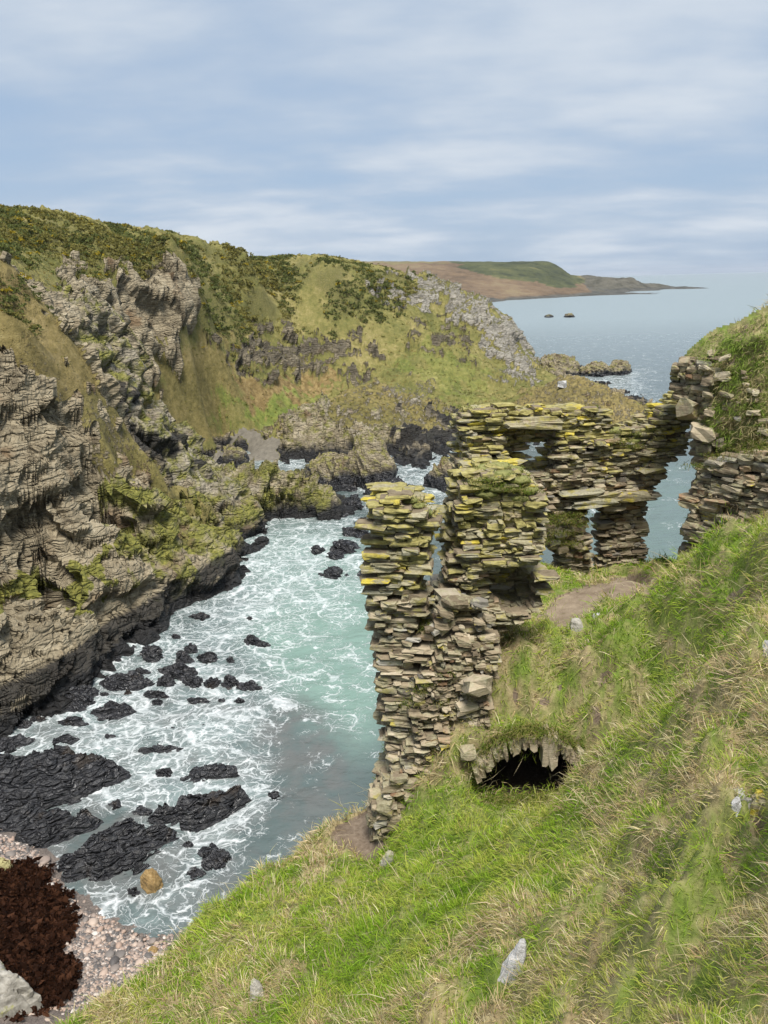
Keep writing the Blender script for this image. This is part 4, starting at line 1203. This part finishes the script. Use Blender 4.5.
# ================================================================== the ruined castle
g3 = np.stack(np.meshgrid([-1, 0, 1], [-1, 0, 1], [-1, 0, 1], indexing='ij'), -1).reshape(-1, 3)
tsel = np.where(np.abs(g3).max(1) == 1)[0]
TPL = g3[tsel].astype(float)
tmap = -np.ones(27, int); tmap[tsel] = np.arange(len(tsel))
def tid(a, b, c): return tmap[(a + 1) * 9 + (b + 1) * 3 + (c + 1)]
TF = []
for ax in range(3):
    for s in (-1, 1):
        for a in (-1, 0):
            for b in (-1, 0):
                qd = []
                for da, db in ((0, 0), (1, 0), (1, 1), (0, 1)):
                    c = [0, 0, 0]; c[ax] = s; c[(ax + 1) % 3] = a + da; c[(ax + 2) % 3] = b + db
                    qd.append(tid(*c))
                TF.append(qd if s > 0 else qd[::-1])
TF = np.array(TF)
TSH = np.where(np.abs(TPL).sum(1) == 3, .88, np.where(np.abs(TPL).sum(1) == 2, .97, 1.03))


class Stones:
    def __init__(s, seed):
        s.r = np.random.default_rng(seed); s.items = []

    def add(s, c, half, ax, tilt=0.05, rnd=None, lich=0.0, tint=None):
        """one stone: centre, half sizes along (along, depth, height), axes"""
        s.items.append((np.array(c, float), np.array(half, float), np.array(ax, float), tilt,
                        s.r.random() if rnd is None else rnd, lich, s.r.random() if tint is None else tint))

    def build(s, name, parent=None, mat=None, jit=.13):
        n = len(s.items)
        c = np.array([i[0] for i in s.items]); h = np.array([i[1] for i in s.items]); ax = np.array([i[2] for i in s.items])
        tl = np.array([i[3] for i in s.items])
        r = s.r
        L = TPL[None] * TSH[None, :, None] * h[:, None]
        L = L + r.normal(size=(n, 26, 3)) * h[:, None] * jit * [1, .9, .85]
        # wedge: one end thinner than the other
        L[..., 2] *= 1 + (r.uniform(-.25, .25, (n, 1)) * (L[..., 0] / h[:, None, 0]))
        ang = r.normal(size=(n, 3)) * tl[:, None]
        ca, sa = np.cos(ang[:, 2]), np.sin(ang[:, 2])          # turn about the vertical
        x = L[..., 0] * ca[:, None] - L[..., 1] * sa[:, None]; y = L[..., 0] * sa[:, None] + L[..., 1] * ca[:, None]
        L[..., 0], L[..., 1] = x, y
        L[..., 2] += L[..., 0] * np.tan(ang[:, 0])[:, None] + L[..., 1] * np.tan(ang[:, 1])[:, None]
        V = c[:, None] + np.einsum('nki,nij->nkj', L, ax)
        F = (TF[None] + (np.arange(n) * 26)[:, None, None]).reshape(-1, 4)
        a = np.stack([np.repeat([i[4] for i in s.items], 26), np.repeat([i[5] for i in s.items], 26), np.repeat([i[6] for i in s.items], 26)], -1)
        return mesh_np(name, V.reshape(-1, 3), F, mat or M_stone, {'stone': a, 'lichen_vivid': np.repeat(r.random(n) ** 2.2, 26)}, smooth=False, parent=parent)


class Plane:
    """upright wall face through two ground points; u runs along it, w goes back from it"""
    def __init__(s, p0, p1):
        s.p0 = np.array([*p0, 0.0]); d = np.array([p1[0] - p0[0], p1[1] - p0[1], 0.0])
        s.len = np.linalg.norm(d); s.u = d / s.len
        s.w = np.array([-s.u[1], s.u[0], 0.0])
        if s.w @ np.array([0, 1.0, 0]) < 0: s.w = -s.w
        s.ax = np.array([s.u, s.w, [0, 0, 1.0]])

    def hit(s, px, py):
        d = ray(px, py)
        t = ((s.p0 - CAM) @ s.w) / (d @ s.w)
        P = CAM + d * t
        return np.array([(P - s.p0) @ s.u, P[2]])

    def poly(s, pts): return np.array([s.hit(*p) for p in pts])

    def at(s, u, w, z): return s.p0 + s.u * u + s.w * w + np.array([0, 0, z])


def wall(pl, outline, thick, seed, holes=(), recess=(), hmin=.07, hmax=.19, lmin=.18, lmax=.62, lichf=None, batter=0.0, uneven=.16, gaps=.03, ext=0.0, row=.42):
    st = Stones(seed); st.core = Stones(seed + 1000)
    r = st.r
    O = pl.poly(outline)
    Hs = [pl.poly(h) for h in holes]; Rs = [(pl.poly(h), dep) for h, dep in recess]
    u0, u1 = O[:, 0].min() - .1, O[:, 0].max() + .1
    z, z1 = O[:, 1].min() - ext, O[:, 1].max()
    rows = max(1, int(math.ceil(thick / row)))
    while z < z1:
        ch = r.uniform(hmin, hmax) * (1.0 if r.random() > .14 else 1.45)
        for k in range(rows):
            u = u0 - r.uniform(0, lmax)
            while u < u1:
                ln = r.uniform(lmin, lmax) * (1 if r.random() > .25 else .55)
                uc = u + ln / 2; zc = z + ch / 2
                u += ln * (1 + r.uniform(-.02, .06))
                e = np.array([[uc, zc], [uc - ln * .32, zc], [uc + ln * .32, zc]])
                jz = r.normal() * .05
                ins = inpoly(e[:, 0], e[:, 1] + jz, O)
                if zc < O[:, 1].min(): ins = inpoly(e[:, 0], np.full(3, O[:, 1].min() + .02), O)
                if not ins[0] or ins.sum() < 2: continue
                if any(inpoly(e[:, 0], e[:, 1], h).any() for h in Hs): continue
                wb = k * row
                if any((wb < dep) and inpoly(e[:1, 0], e[:1, 1], h)[0] for h, dep in Rs): continue
                if k == 0 and r.random() < gaps: continue
                un = uneven * float(NOI(uc, zc, seed)) + r.normal() * .065
                dep = row * r.uniform(.85, 1.25)
                wc = wb + row / 2 + (un if k == 0 else (r.normal() * .05)) + batter * (z1 - zc) * -1
                hh = ch * r.uniform(.75, 1.12)
                lf = lichf(uc, zc, z1) if lichf else 0
                if k == 0: st.core.add(pl.at(uc, wc + .10, zc), (ln * .5 * 1.12, dep * .5, ch * .5 * 1.25), pl.ax, .02)
                st.add(pl.at(uc, wc, zc + r.normal() * .012), (ln * .5 * 1.04, dep * .5 * 1.12, hh * .5 * 1.06), pl.ax, .028, None, lf + r.normal() * .16, None)
        z += ch
    return st


def NOI(u, z, seed):
    return fbm(np.array([[u * .9, z * .9, seed * 3.3]]), 3)[0] * 1.4


def rubble(pl, poly, n, seed, smin, smax, w0=0.0, w1=.3, lich=.3, flat=.42, pale=.0):
    st = Stones(seed); r = st.r
    O = pl.poly(poly)
    k = 0
    while k < n:
        u, z = r.uniform(O[:, 0].min(), O[:, 0].max()), r.uniform(O[:, 1].min(), O[:, 1].max())
        if not inpoly(np.array([u]), np.array([z]), O)[0]: continue
        s = r.uniform(smin, smax) * (1.5 if r.random() < .1 else 1)
        st.add(pl.at(u, r.uniform(w0, w1), z), (s, s * r.uniform(.6, .9), s * flat * r.uniform(.7, 1.3)), pl.ax, .22, min(1, r.random() + pale), lich + r.normal() * .2)
        k += 1
    return st


ruin = empty('castle_ruin', (2.0, 18.0, 15.0))
tag(ruin, 'roofless ruined castle of lichened flat stones on the slope above the inlet', 'castle ruin')
bpy.context.view_layer.update()
inv = mathutils.Matrix.Translation((-2.0, -18.0, -15.0))
def part(o, parent=None, label=None):
    o.parent = parent or ruin
    if parent is None: o.matrix_parent_inverse = inv
    if label: o['label'] = label
    return o

def topl(z0, hi=.95, lo=.05, span=3.2):
    return lambda u, z, z1: lo + (hi - lo) * float(np.clip(1 - (z1 - z) / span, 0, 1)) ** .8

# free-standing pillar at the seaward corner
PLA = Plane((-1.2, 17.55), (2.2, 17.15))
pil = wall(PLA, [(371, 506), (375, 498), (396, 497), (412, 503), (424, 512), (430, 522), (429, 538), (422, 556), (418, 600), (418, 640), (420, 660), (420, 700), (414, 760), (404, 800), (386, 812), (381, 790), (390, 770), (386, 740), (381, 700), (379, 650), (374, 615), (370, 585), (370, 560), (367, 530)],
           1.5, 21, hmin=.055, hmax=.155, lmin=.24, lmax=.74, lichf=topl(0, 1.0, .18, 4.2), uneven=.22, ext=1.2)
pil_o = pil.build('pillar'); mo = pil.core.build('mortar', mat=M_mortar, jit=.06); mo.parent = pil_o
part(pil_o, label='tall narrow stub of wall standing clear against the water')
# the pier next to it
PLB = Plane((.8, 17.95), (4.8, 18.15))
pier = wall(PLB, [(454, 565), (454, 540), (457, 520), (462, 498), (470, 482), (490, 472), (512, 473), (531, 484), (539, 498), (545, 515), (545, 540), (542, 562), (548, 585), (545, 605), (520, 622), (500, 640), (492, 660), (488, 690), (470, 720), (440, 740), (424, 720), (430, 690), (444, 645)],
            1.6, 33, holes=(), recess=[([(486, 578), (500, 570), (528, 562), (541, 566), (543, 598), (525, 612), (492, 610)], .95), ([(424, 560), (434, 560), (432, 640), (424, 640)], 3)],
            hmin=.05, hmax=.15, lmin=.16, lmax=.6, lichf=topl(0, 1.0, .22, 4.4), uneven=.34, ext=.8)
pier_o = pier.build('pier'); mo = pier.core.build('mortar', mat=M_mortar, jit=.06); mo.parent = pier_o
part(pier_o, label='broad rounded pier with bright yellow lichen and a turf top')
# the masonry that joins them further back
PLJ = Plane((.6, 20.1), (2.6, 20.1))
part(wall(PLJ, [(415, 592), (450, 585), (470, 580), (470, 700), (430, 740), (415, 700)], .5, 41, hmin=.07, hmax=.16, lichf=lambda u, z, z1: .05, ext=1.5).build('back_wall'))
# battered footing below the pier, running down to the slope
PLC = Plane((.2, 17.15), (3.4, 17.35))
foot = wall(PLC, [(424, 660), (440, 640), (470, 632), (492, 640), (500, 655), (490, 685), (486, 725), (484, 752), (470, 772), (452, 784), (432, 792), (410, 815), (392, 848), (376, 850), (374, 815), (378, 795), (398, 775), (408, 745), (414, 715), (420, 690)],
            .9, 57, hmin=.05, hmax=.13, lmin=.12, lmax=.42, lichf=lambda u, z, z1: .25, batter=.05, uneven=.35, gaps=.10, ext=.6)
foot_o = foot.build('footing'); mo = foot.core.build('mortar', mat=M_mortar, jit=.06); mo.parent = foot_o
part(foot_o, label='crumbling footing of small stones and earth')
part(rubble(PLC, [(388, 770), (430, 770), (462, 770), (450, 790), (420, 812), (398, 838), (374, 842), (374, 800)], 70, 61, .11, .27, -.35, .15, .22, .5, .25).build('rubble'), label='large pale loose stones piled at the foot')
st = Stones(66); u_, z_ = PLC.hit(474, 680); st.add(PLC.at(u_, -.22, z_), (.33, .3, .2), PLC.ax, .2, .97, .1, .3)
part(st.build('block', jit=.2), label='large square pale stone at the top of the footing')
part(rubble(PLC, [(432, 600), (485, 600), (495, 640), (486, 700), (470, 740), (440, 700), (428, 650)], 90, 63, .07, .19, -.05, .35, .1, .45, .15).build('rubble'))
# rear wall
p_l, p_r = at(462, 470, 26.6), at(702, 470, 28.2)
PLR = Plane(p_l[:2], p_r[:2])
SLIT = [(591, 507), (605, 507), (606, 520), (603, 590), (591, 590)]
EYE = [(538, 447), (548, 446), (549, 466), (539, 468)]
rear = wall(PLR, [(464, 417), (470, 411), (500, 408), (545, 409), (580, 410), (604, 411), (611, 416), (613, 430), (640, 430), (655, 420), (672, 408), (688, 398), (700, 393), (704, 402), (692, 432), (680, 455), (664, 470), (657, 488), (653, 505), (650, 540), (652, 582), (640, 592), (535, 592), (535, 545), (462, 545)],
            1.25, 77, holes=[SLIT, EYE], recess=[([(508, 434), (530, 427), (556, 428), (560, 468), (548, 478), (526, 474), (506, 464)], .8), ([(535, 560), (545, 545), (556, 548), (566, 562), (572, 592), (535, 592)], .9), ([(603, 512), (653, 500), (650, 592), (602, 592)], .42)],
            hmin=.055, hmax=.155, lmin=.24, lmax=.74, lichf=lambda u, z, z1: .05 + .95 * float(np.clip(1 - (z1 - .5 - z) / 3.4, 0, 1)), uneven=.30, ext=.7)
# lintel slabs over the door slit and window
for (x0, x1, y, hh, pr) in ((568, 612, 501, .13, .35), (586, 614, 496, .13, .3), (612, 646, 495, .15, .26), (560, 600, 492, .11, .28), (506, 560, 424, .12, .25), (515, 555, 419, .09, .15), (640, 662, 470, .1, .1)):
    a, b = PLR.hit(x0, y), PLR.hit(x1, y)
    rear.add(PLR.at((a[0] + b[0]) / 2, .25 - pr, (a[1] + b[1]) / 2), (abs(b[0] - a[0]) / 2, .42, hh), PLR.ax, .05, .6, .6)
rear_o = rear.build('rear_wall'); mo = rear.core.build('mortar', mat=M_mortar, jit=.06); mo.parent = rear_o
part(rear_o, label='rear wall with a door slit, a window recess and a ragged sloping top')
# bank of turf and stones inside, against the rear wall
# right-hand wall that runs into the hill
p_l, p_r = at(676, 500, 25.3), at(800, 480, 22.4)
PLS = Plane(p_l[:2], p_r[:2])
side = wall(PLS, [(686, 505), (690, 492), (702, 484), (700, 470), (712, 462), (735, 458), (760, 452), (800, 440), (800, 530), (768, 530), (735, 545), (705, 570), (690, 596), (670, 606), (668, 590), (680, 572), (687, 548)],
            1.1, 91, hmin=.08, hmax=.22, lmin=.22, lmax=.75, lichf=lambda u, z, z1: .22, uneven=.3, gaps=.06, ext=.8)
side_o = side.build('side_wall'); mo = side.core.build('mortar', mat=M_mortar, jit=.06); mo.parent = side_o
part(side_o, label='low wall running into the hillside')
p_l, p_r = at(664, 400, 26.3), at(720, 400, 25.3)
PLT = Plane(p_l[:2], p_r[:2])
jamb = wall(PLT, [(668, 376), (680, 364), (700, 354), (716, 350), (720, 370), (716, 400), (714, 440), (710, 470), (704, 500), (694, 560), (684, 585), (676, 585), (684, 540), (690, 505), (696, 470), (694, 440), (698, 415), (690, 400), (676, 398), (668, 385)],
            1.3, 97, hmin=.09, hmax=.24, lmin=.2, lmax=.6, lichf=lambda u, z, z1: .3, uneven=.3, gaps=.06, ext=.6)
u_, z_ = PLT.hit(690, 408)
jamb.add(PLT.at(u_, -.25, z_), (.30, .3, .30), PLT.ax, .3, .6, .3, .88)
u_, z_ = PLT.hit(704, 430)
jamb.add(PLT.at(u_, -.35, z_), (.34, .3, .22), PLT.ax, .3, .9, .0, .5)
jamb_o = jamb.build('jamb'); mo = jamb.core.build('mortar', mat=M_mortar, jit=.06); mo.parent = jamb_o
part(jamb_o, label='leaning stones closing the gap at the hill')

# vault: mouth stones and the dark chamber behind them
vault = bpy.data.objects.new('vault', None); COL.objects.link(vault)
part(vault, label='low dark vault opening in the grass below the pier')
xs = np.linspace(MX0 - .25, MX1 + .25, 24)
prof = []
for i in range(25):
    a = math.pi * i / 24
    prof.append(((MX0 + MX1) / 2 - (MX1 - MX0 + .5) / 2 * math.cos(a), 16.75 + 2.07 * math.sin(a) ** .6))
V = []; ny = 10
for j in range(ny):
    y = VY + .12 + j * .62
    for x, z in prof: V.append((x, y, z - .02 * j))
V = np.array(V); V += np.random.default_rng(2).normal(size=V.shape) * .03
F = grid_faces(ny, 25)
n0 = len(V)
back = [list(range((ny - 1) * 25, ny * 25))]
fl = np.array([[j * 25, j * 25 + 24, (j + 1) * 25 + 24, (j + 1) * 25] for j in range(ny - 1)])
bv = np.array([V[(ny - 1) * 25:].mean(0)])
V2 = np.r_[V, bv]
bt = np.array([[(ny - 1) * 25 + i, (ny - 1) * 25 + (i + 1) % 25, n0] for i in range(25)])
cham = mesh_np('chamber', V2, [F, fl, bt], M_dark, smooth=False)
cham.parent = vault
r = np.random.default_rng(14)
zz = np.array([0, 0, 1.0])
for i, x in enumerate(np.arange(MX0 - .1, MX1 + .1, .118)):
    st = Stones(200 + i)
    top = mouth_top(np.array([x]))[0]
    px, py = project(np.array([[x, VY - .15, top]]))
    hgt = r.uniform(.13, .21); wd = r.uniform(.055, .095)
    pale = r.uniform(.25, .85)
    if abs(px[0] - 551) < 4.0: hgt, wd, pale = .46, .12, .92
    lean = (x - (MX0 + MX1) / 2) * .16
    axm = np.array([[math.cos(lean), 0, -math.sin(lean)], [0, 1, 0], [math.sin(lean), 0, math.cos(lean)]])
    st.add((x, VY - .10 + r.normal() * .05, top + .10 - (hgt - .2) * .6), (wd, .26, hgt), axm, .07, pale, .12, .2 if pale > .6 else .5)
    o = st.build('arch_stone'); o.parent = vault
    if hgt > .45: o['label'] = 'longest pale stone hanging from the arch'
for i, (px, py, a, b) in enumerate(((484, 760, .27, .17), (468, 752, .18, .12), (500, 752, .13, .11), (578, 752, .09, .15))):
    st = Stones(260 + i)
    p = at(px, py, VY - .15); st.add(p, (a, .2, b), np.eye(3), .15, .85, .35, .5)
    o = st.build('springer'); o.parent = vault

# turf growing on the wall heads
def turf(name, pts, rad, seed, label, h=.16, k=70):
    r = np.random.default_rng(seed)
    Vs, Fs, Cs = [], [], []
    P0 = np.concatenate([np.array(p) + r.normal(size=(k, 3)) * [rad, rad, .02] for p in pts])
    n = len(P0)
    Nn = np.tile([0, -.15, 1.0], (n, 1)) + r.normal(size=(n, 3)) * .25
    lean = r.normal(size=(n, 3)) * [.7, .7, .2] + [-.2, -.5, -.3]
    gp = np.array([[.085, .13, .02], [.13, .16, .03], [.26, .22, .09], [.17, .17, .04]])[r.integers(0, 4, n)]
    V, F, C = make_blades(P0, Nn, r.uniform(.5, 1.2, n) * h, np.full(n, .018), lean, gp, gp * 1.15, seed)
    o = mesh_np(name, V, F, M_blade, {'tint': C}, smooth=False)
    return part(o, label=label)
def on(pl, w, *pix):
    return [pl.at(pl.hit(x, y)[0], w, pl.hit(x, y)[1]) for x, y in pix]
def mound(name, pts, rad, seed, label, mat=None, hz=.35):
    """a sod of earth with an uneven top, on the wall head"""
    Vs, Fs = [], []; n0 = 0
    for i, p in enumerate(pts):
        V = IV * [rad, rad * .9, rad * hz] * (1 + .3 * fbm(IV * 1.5 + seed + i * 3, 3))[:, None] + np.array(p)
        Vs.append(V); Fs.append(IF + n0); n0 += len(V)
    V = np.concatenate(Vs)
    o = mesh_np(name, V, np.concatenate(Fs), M_slope, {'mask': np.tile([.1, .45, 0], (len(V), 1))})
    return part(o, label=label)
pts = on(PLB, .25, (482, 488), (494, 480), (506, 477), (520, 482), (529, 492), (500, 490), (514, 490), (487, 496), (523, 500)) + on(PLB, .8, (492, 476), (506, 474), (519, 478))
mound('sod', pts, .30, 3, 'sods capping the pier')
turf('turf', pts + on(PLB, .0, (480, 482), (500, 486), (515, 488), (526, 492)), .17, 5, 'grass tuft capping the pier', .17, 130)
pts = on(PLA, .4, (416, 510), (424, 518), (426, 528), (408, 505)); mound('sod', pts, .2, 8, None); turf('turf', pts, .13, 9, None, .14, 90)
pts = on(PLR, .3, (617, 432), (628, 434), (640, 434), (650, 430), (620, 440), (634, 442)); mound('sod', pts, .38, 10, 'sods on the dip of the rear wall'); turf('turf', pts + on(PLR, -.1, (618, 442), (630, 446)), .25, 11, None, .22, 150)
turf('turf', on(PLR, .5, (598, 410), (606, 416)), .2, 12, None, .18, 90); turf('turf', on(PLR, .5, (470, 410)), .2, 13, None, .18, 80)
pts = on(PLA, .35, (424, 636), (424, 630)); turf('turf', pts, .1, 14, None, .2, 100)
for i, p in enumerate(on(PLC, -.05, (418, 690), (408, 702), (426, 682), (440, 700), (448, 670))): turf('turf', [p], .14, 15 + i, 'green weeds rooted in the footing', .15, 110)
for i, p in enumerate(on(PLS, .1, (700, 468), (722, 458), (745, 452), (765, 446))): turf('turf', [p], .3, 36 + i, None, .25, 150)
xs_ = np.arange(MX0 - .1, MX1 + .35, .12)
lip = [(x, VY + .02, mouth_top(np.array([x]))[0] + .30) for x in xs_]
turf('turf', [(x, VY - .28, 17.36 + max(0, x - 4.6) * .5) for x in np.arange(MX0 - .1, MX1 + .2, .16)], .16, 51, 'grass along the foot of the vault mouth', .2, 60).parent = vault
turf('turf', [(x, y - .1, z + .02) for x, y, z in lip], .15, 50, 'grass hanging over the vault mouth', .32, 80).parent = vault
# bank of earth and grass against the inside of the rear wall
part(rubble(PLR, [(540, 520), (585, 515), (588, 560), (545, 545)], 26, 71, .10, .22, -.35, .0, .1).build('rubble'))
turf('turf', on(PLR, -.35, (548, 520), (556, 514), (565, 518), (574, 522), (552, 530), (562, 530), (545, 538), (572, 512), (568, 540)), .26, 22, 'dry turf clinging to the rear wall beside the door slit', .26, 190)

# ------------------------------------------------------------------ loose stones in the grass
def loose(px, py, D, w, d, h, lab, rnd=.9, seed=1, tilt=0.25, tint=.5, mat=None, name='loose_stone', lich=.05, up=.35):
    p = at(px, py, D)
    z = ground(p[0], p[1])
    r = np.random.default_rng(seed)
    pol = [(p[0] + w / 2 * math.cos(a) * r.uniform(.75, 1.15), p[1] + d / 2 * math.sin(a) * r.uniform(.75, 1.15)) for a in np.arange(7) * math.pi * 2 / 7]
    V, F = rock_mesh(pol, h, base=z - .06, flat=3.0 if h < w else 2.6, seed=seed, res=.8, rough=.5, lean=(.3 if h > w else r.uniform(-.2, .2), .1))
    o = mesh_np(name, V, F, mat or M_stone, {'stone': np.tile([rnd, lich, tint], (len(V), 1)), 'lichen_vivid': np.full(len(V), .9)}, smooth=False)
    return tag(o, lab, 'stone')
def depth_on_slope(px, py):
    """where the line of sight meets the slope mesh"""
    d = ray(px, py)
    for k in range(2000):
        D = 3.0 + k * .02
        p = CAM + d * (D / d[1])
        if p[2] < ground(p[0], p[1]): return D
    return 15.0
for px, py, w, d, h, lab, rnd, tint, mt in (
        (509, 972, .34, .22, .52, 'white upright stone sticking out of the foreground grass', .97, .2, M_white),
        (258, 992, .34, .3, .34, 'pale grey stone low in the grass near the slope edge', .85, .2, M_bould),
        (388, 862, .42, .35, .42, 'pale angular stone fallen in grass below the ruin footing', .9, .2, M_bould),
        (741, 793, .26, .2, .16, 'flat white stone of the heap at the right edge, on top', .97, .2, M_white),
        (737, 804, .16, .15, .12, 'small white stone of the right edge heap, left end', .95, .2, M_white),
        (752, 806, .22, .2, .12, 'grey stone under the flat white one at the right edge', .8, .2, M_bould),
        (764, 790, .22, .2, .10, 'stone with yellow lichen at the right edge heap', .6, .5, M_stone),
        (766, 650, .25, .2, .26, 'small white stone at the right edge up the slope', .97, .2, M_white),
        (577, 622, .34, .25, .22, 'small grey stone standing on the trodden path', .8, .15, M_bould),
        (563, 628, .30, .14, .08, 'thin dark slab lying beside the path', .4, .5, M_stone),
        (597, 612, .22, .2, .12, 'white stone at the path edge below the rear wall', .95, .2, M_white)):
    D = depth_on_slope(px, py + 3)
    loose(px, py, D, w, d, h, lab, rnd, int(px), .2, tint, mt, lich=.9 if 'lichen' in lab else .05)
st = Stones(5); d_ = ray(562, 389)
for k in range(900):
    p = CAM + d_ * ((140 + k * .1) / d_[1])
    if p[2] < float(land(np.array([p[0]]), np.array([p[1]]))[0]) - .5: break
st.add((p[0], p[1], p[2] + .9), (.9, .8, .75), np.eye(3), .3, .97, 0, .2)
tag(st.build('hill_boulder', mat=M_white), 'white boulder on the grass at the foot of the headland opposite', 'boulder')

# ================================================================== light and sky
SUN_EL, SUN_AZ = R(63), R(172)      # azimuth measured clockwise from +Y; behind the viewer
sd = bpy.data.lights.new('sun', 'SUN'); sun = bpy.data.objects.new('sun', sd); COL.objects.link(sun)
sd.energy = 1.5; sd.angle = R(20); sd.color = (1.0, .955, .89)
dirv = mathutils.Vector((math.sin(SUN_AZ) * math.cos(SUN_EL), math.cos(SUN_AZ) * math.cos(SUN_EL), math.sin(SUN_EL)))
sun.rotation_euler = dirv.to_track_quat('Z', 'Y').to_euler()
t = NT('World', world=True)
scene.world = t.m
sky = t.n('TexSky', sky_type='NISHITA', sun_disc=False, sun_elevation=SUN_EL, sun_rotation=SUN_AZ, altitude=30, air_density=1.0, dust_density=1.5, ozone_density=1.0)
co = t.n('TexCoord').outputs['Generated']
sp = t.n('SeparateXYZ', {0: co})
el = sp.outputs[2]
# cloud sheet seen in perspective: direction divided by its height
den = t.math('ADD', t.math('MAXIMUM', el, 0.0), .16)
cx = t.math('DIVIDE', sp.outputs[0], den); cy = t.math('DIVIDE', sp.outputs[1], den)
cv = t.n('CombineXYZ', {0: cx, 1: cy, 2: 0.0}).outputs[0]
c1 = t.noise(.55, 5, .5, t.scalevec(cv, (1.0, 1.1, 1), (0, 0, R(14))), dist=.3)
c2 = t.noise(1.6, 6, .55, t.scalevec(cv, (.8, 1.5, 1), (0, 0, R(14))))
cl = t.math('ADD', t.math('MULTIPLY', c1, .7), t.math('MULTIPLY', c2, .3))
cov = t.ss(.38, .60, t.math('ADD', cl, t.math('MULTIPLY', t.ss(.0, .45, el), .06)))
skyc = t.n('VectorMath', {0: sky.outputs[0], 3: .03}, operation='SCALE').outputs[0]
cloud = t.mix(t.ss(.42, .66, cl), (.122, .146, .178), (.174, .190, .208))
low = t.mix(t.ss(.0, .35, el), (.098, .132, .180), (.100, .132, .178))
hz = t.mix(.82, skyc, low)
fin = t.mix(cov, hz, cloud)
bg = t.n('Background', {'Color': fin, 'Strength': 1.0})
o = t.n('OutputWorld'); t.t.links.new(bg.outputs[0], o.inputs[0])

vs = scene.view_settings
vs.view_transform = "Standard"; vs.look = "None"; vs.exposure = 2.02; vs.gamma = 1.0
try: vs.use_curve_mapping = False
except Exception: pass
scene.cycles.max_bounces = 6
scene.cycles.diffuse_bounces = 3
scene.cycles.glossy_bounces = 2
scene.cycles.use_denoising = True

# ------------------------------------------------------------------ sea air
t = NT('sea_air')
vol = t.n('VolumePrincipled', {'Color': (.80, .86, .95, 1), 'Density': .00004, 'Anisotropy': .1}).outputs[0]
mh = t.out(None, vol)
hz0, hz1 = np.array([-110000., -100., -14.]), np.array([110000., 27000., 140.])
HV = np.array([[(hz0, hz1)[i][0], (hz0, hz1)[j][1], (hz0, hz1)[k][2]] for i in (0, 1) for j in (0, 1) for k in (0, 1)])
HF = np.array([[0, 1, 3, 2], [4, 6, 7, 5], [0, 4, 5, 1], [2, 3, 7, 6], [0, 2, 6, 4], [1, 5, 7, 3]])
o = mesh_np('haze', HV, HF, mh, smooth=False)
tag(o, 'thin pale sea haze softening the far headland', 'haze', kind='stuff')

# grassy bank closing over the leaning stones and joining the hill
bp = PLT.poly([(686, 358), (700, 350), (722, 338), (745, 328), (775, 312), (785, 430), (745, 456), (716, 454), (706, 440), (701, 418), (705, 398), (694, 380)])
us = np.arange(bp[:, 0].min() - .6, bp[:, 0].max() + .6, .07); zs = np.arange(bp[:, 1].min() - .6, bp[:, 1].max() + .6, .07)
U, Zb = np.meshgrid(us, zs)
nz3 = np.stack([U.ravel() * 1.2, Zb.ravel() * 1.2, 0 * U.ravel()], -1)
ms = inpoly(U.ravel() + .22 * fbm(nz3, 3), Zb.ravel() + .22 * fbm(nz3 + 5, 3), bp).astype(float).reshape(U.shape)
for k in range(5):
    ms = (ms + np.roll(ms, 1, 0) + np.roll(ms, -1, 0) + np.roll(ms, 1, 1) + np.roll(ms, -1, 1)) / 5
    ms = (ms + np.roll(ms, 2, 0) + np.roll(ms, -2, 0) + np.roll(ms, 2, 1) + np.roll(ms, -2, 1)) / 5
wv_ = .75 - 1.0 * ms.ravel() + .30 * fbm(nz3 * .9, 4) + .10 * fbm(nz3 * 3, 3) + .28 * np.clip((Zb.ravel() - bp[:, 1].min()) / 3 - .4, -.4, .8)
PB = PLT.p0 + U.ravel()[:, None] * PLT.u + wv_[:, None] * PLT.w + Zb.ravel()[:, None] * np.array([0, 0, 1.0])
FB = grid_faces(len(zs), len(us)); FB = FB[ms.ravel()[FB].min(1) > .04]
v, f, a = compact(PB, FB, {'mask': np.stack([np.clip(.15 + fbm(nz3 * 1.3, 3), 0, 1), np.clip(.5 + fbm(nz3 * 1.7, 3), 0, 1), 0 * wv_], -1)})
part(mesh_np('earth_bank', v, f, M_slope, a), label='grassy bank closing over the leaning stones at the hill end')
r = np.random.default_rng(91)
ci = np.where(ms.ravel() > .2)[0]; ci = ci[r.integers(0, len(ci), 6500)]
n = len(ci)
Pq = PB[ci] + r.normal(size=(n, 3)) * .03
Nq = np.tile(-PLT.w * .6 + np.array([0, 0, .8]), (n, 1)) + r.normal(size=(n, 3)) * .3
ln_ = np.tile(-PLT.w * .4 + np.array([-.3, 0, -.6]), (n, 1)) + r.normal(size=(n, 3)) * .6
sel = (fbm(PB[ci] * 1.6, 3) + r.normal(size=n) * .2 > .02)
cq = np.where(sel[:, None], [[.40, .34, .18]], [[.20, .28, .05]]) * r.uniform(.7, 1.25, (n, 1))
V, F, C = make_blades(Pq, Nq, r.uniform(.10, .28, n), np.full(n, .02), ln_, cq, cq * 1.15, 92)
part(mesh_np('turf', V, F, M_blade, {'tint': C}, smooth=False), label='windblown grass of the bank')

rb = rubble(PLT, [(700, 365), (740, 350), (768, 370), (768, 440), (730, 448), (712, 440), (704, 400)], 34, 93, .07, .2, -.42, -.15, .2, .5, .2)
for i, it in enumerate(rb.items):
    st = Stones(900 + i); st.items = [it]
    part(st.build('bank_stone'))
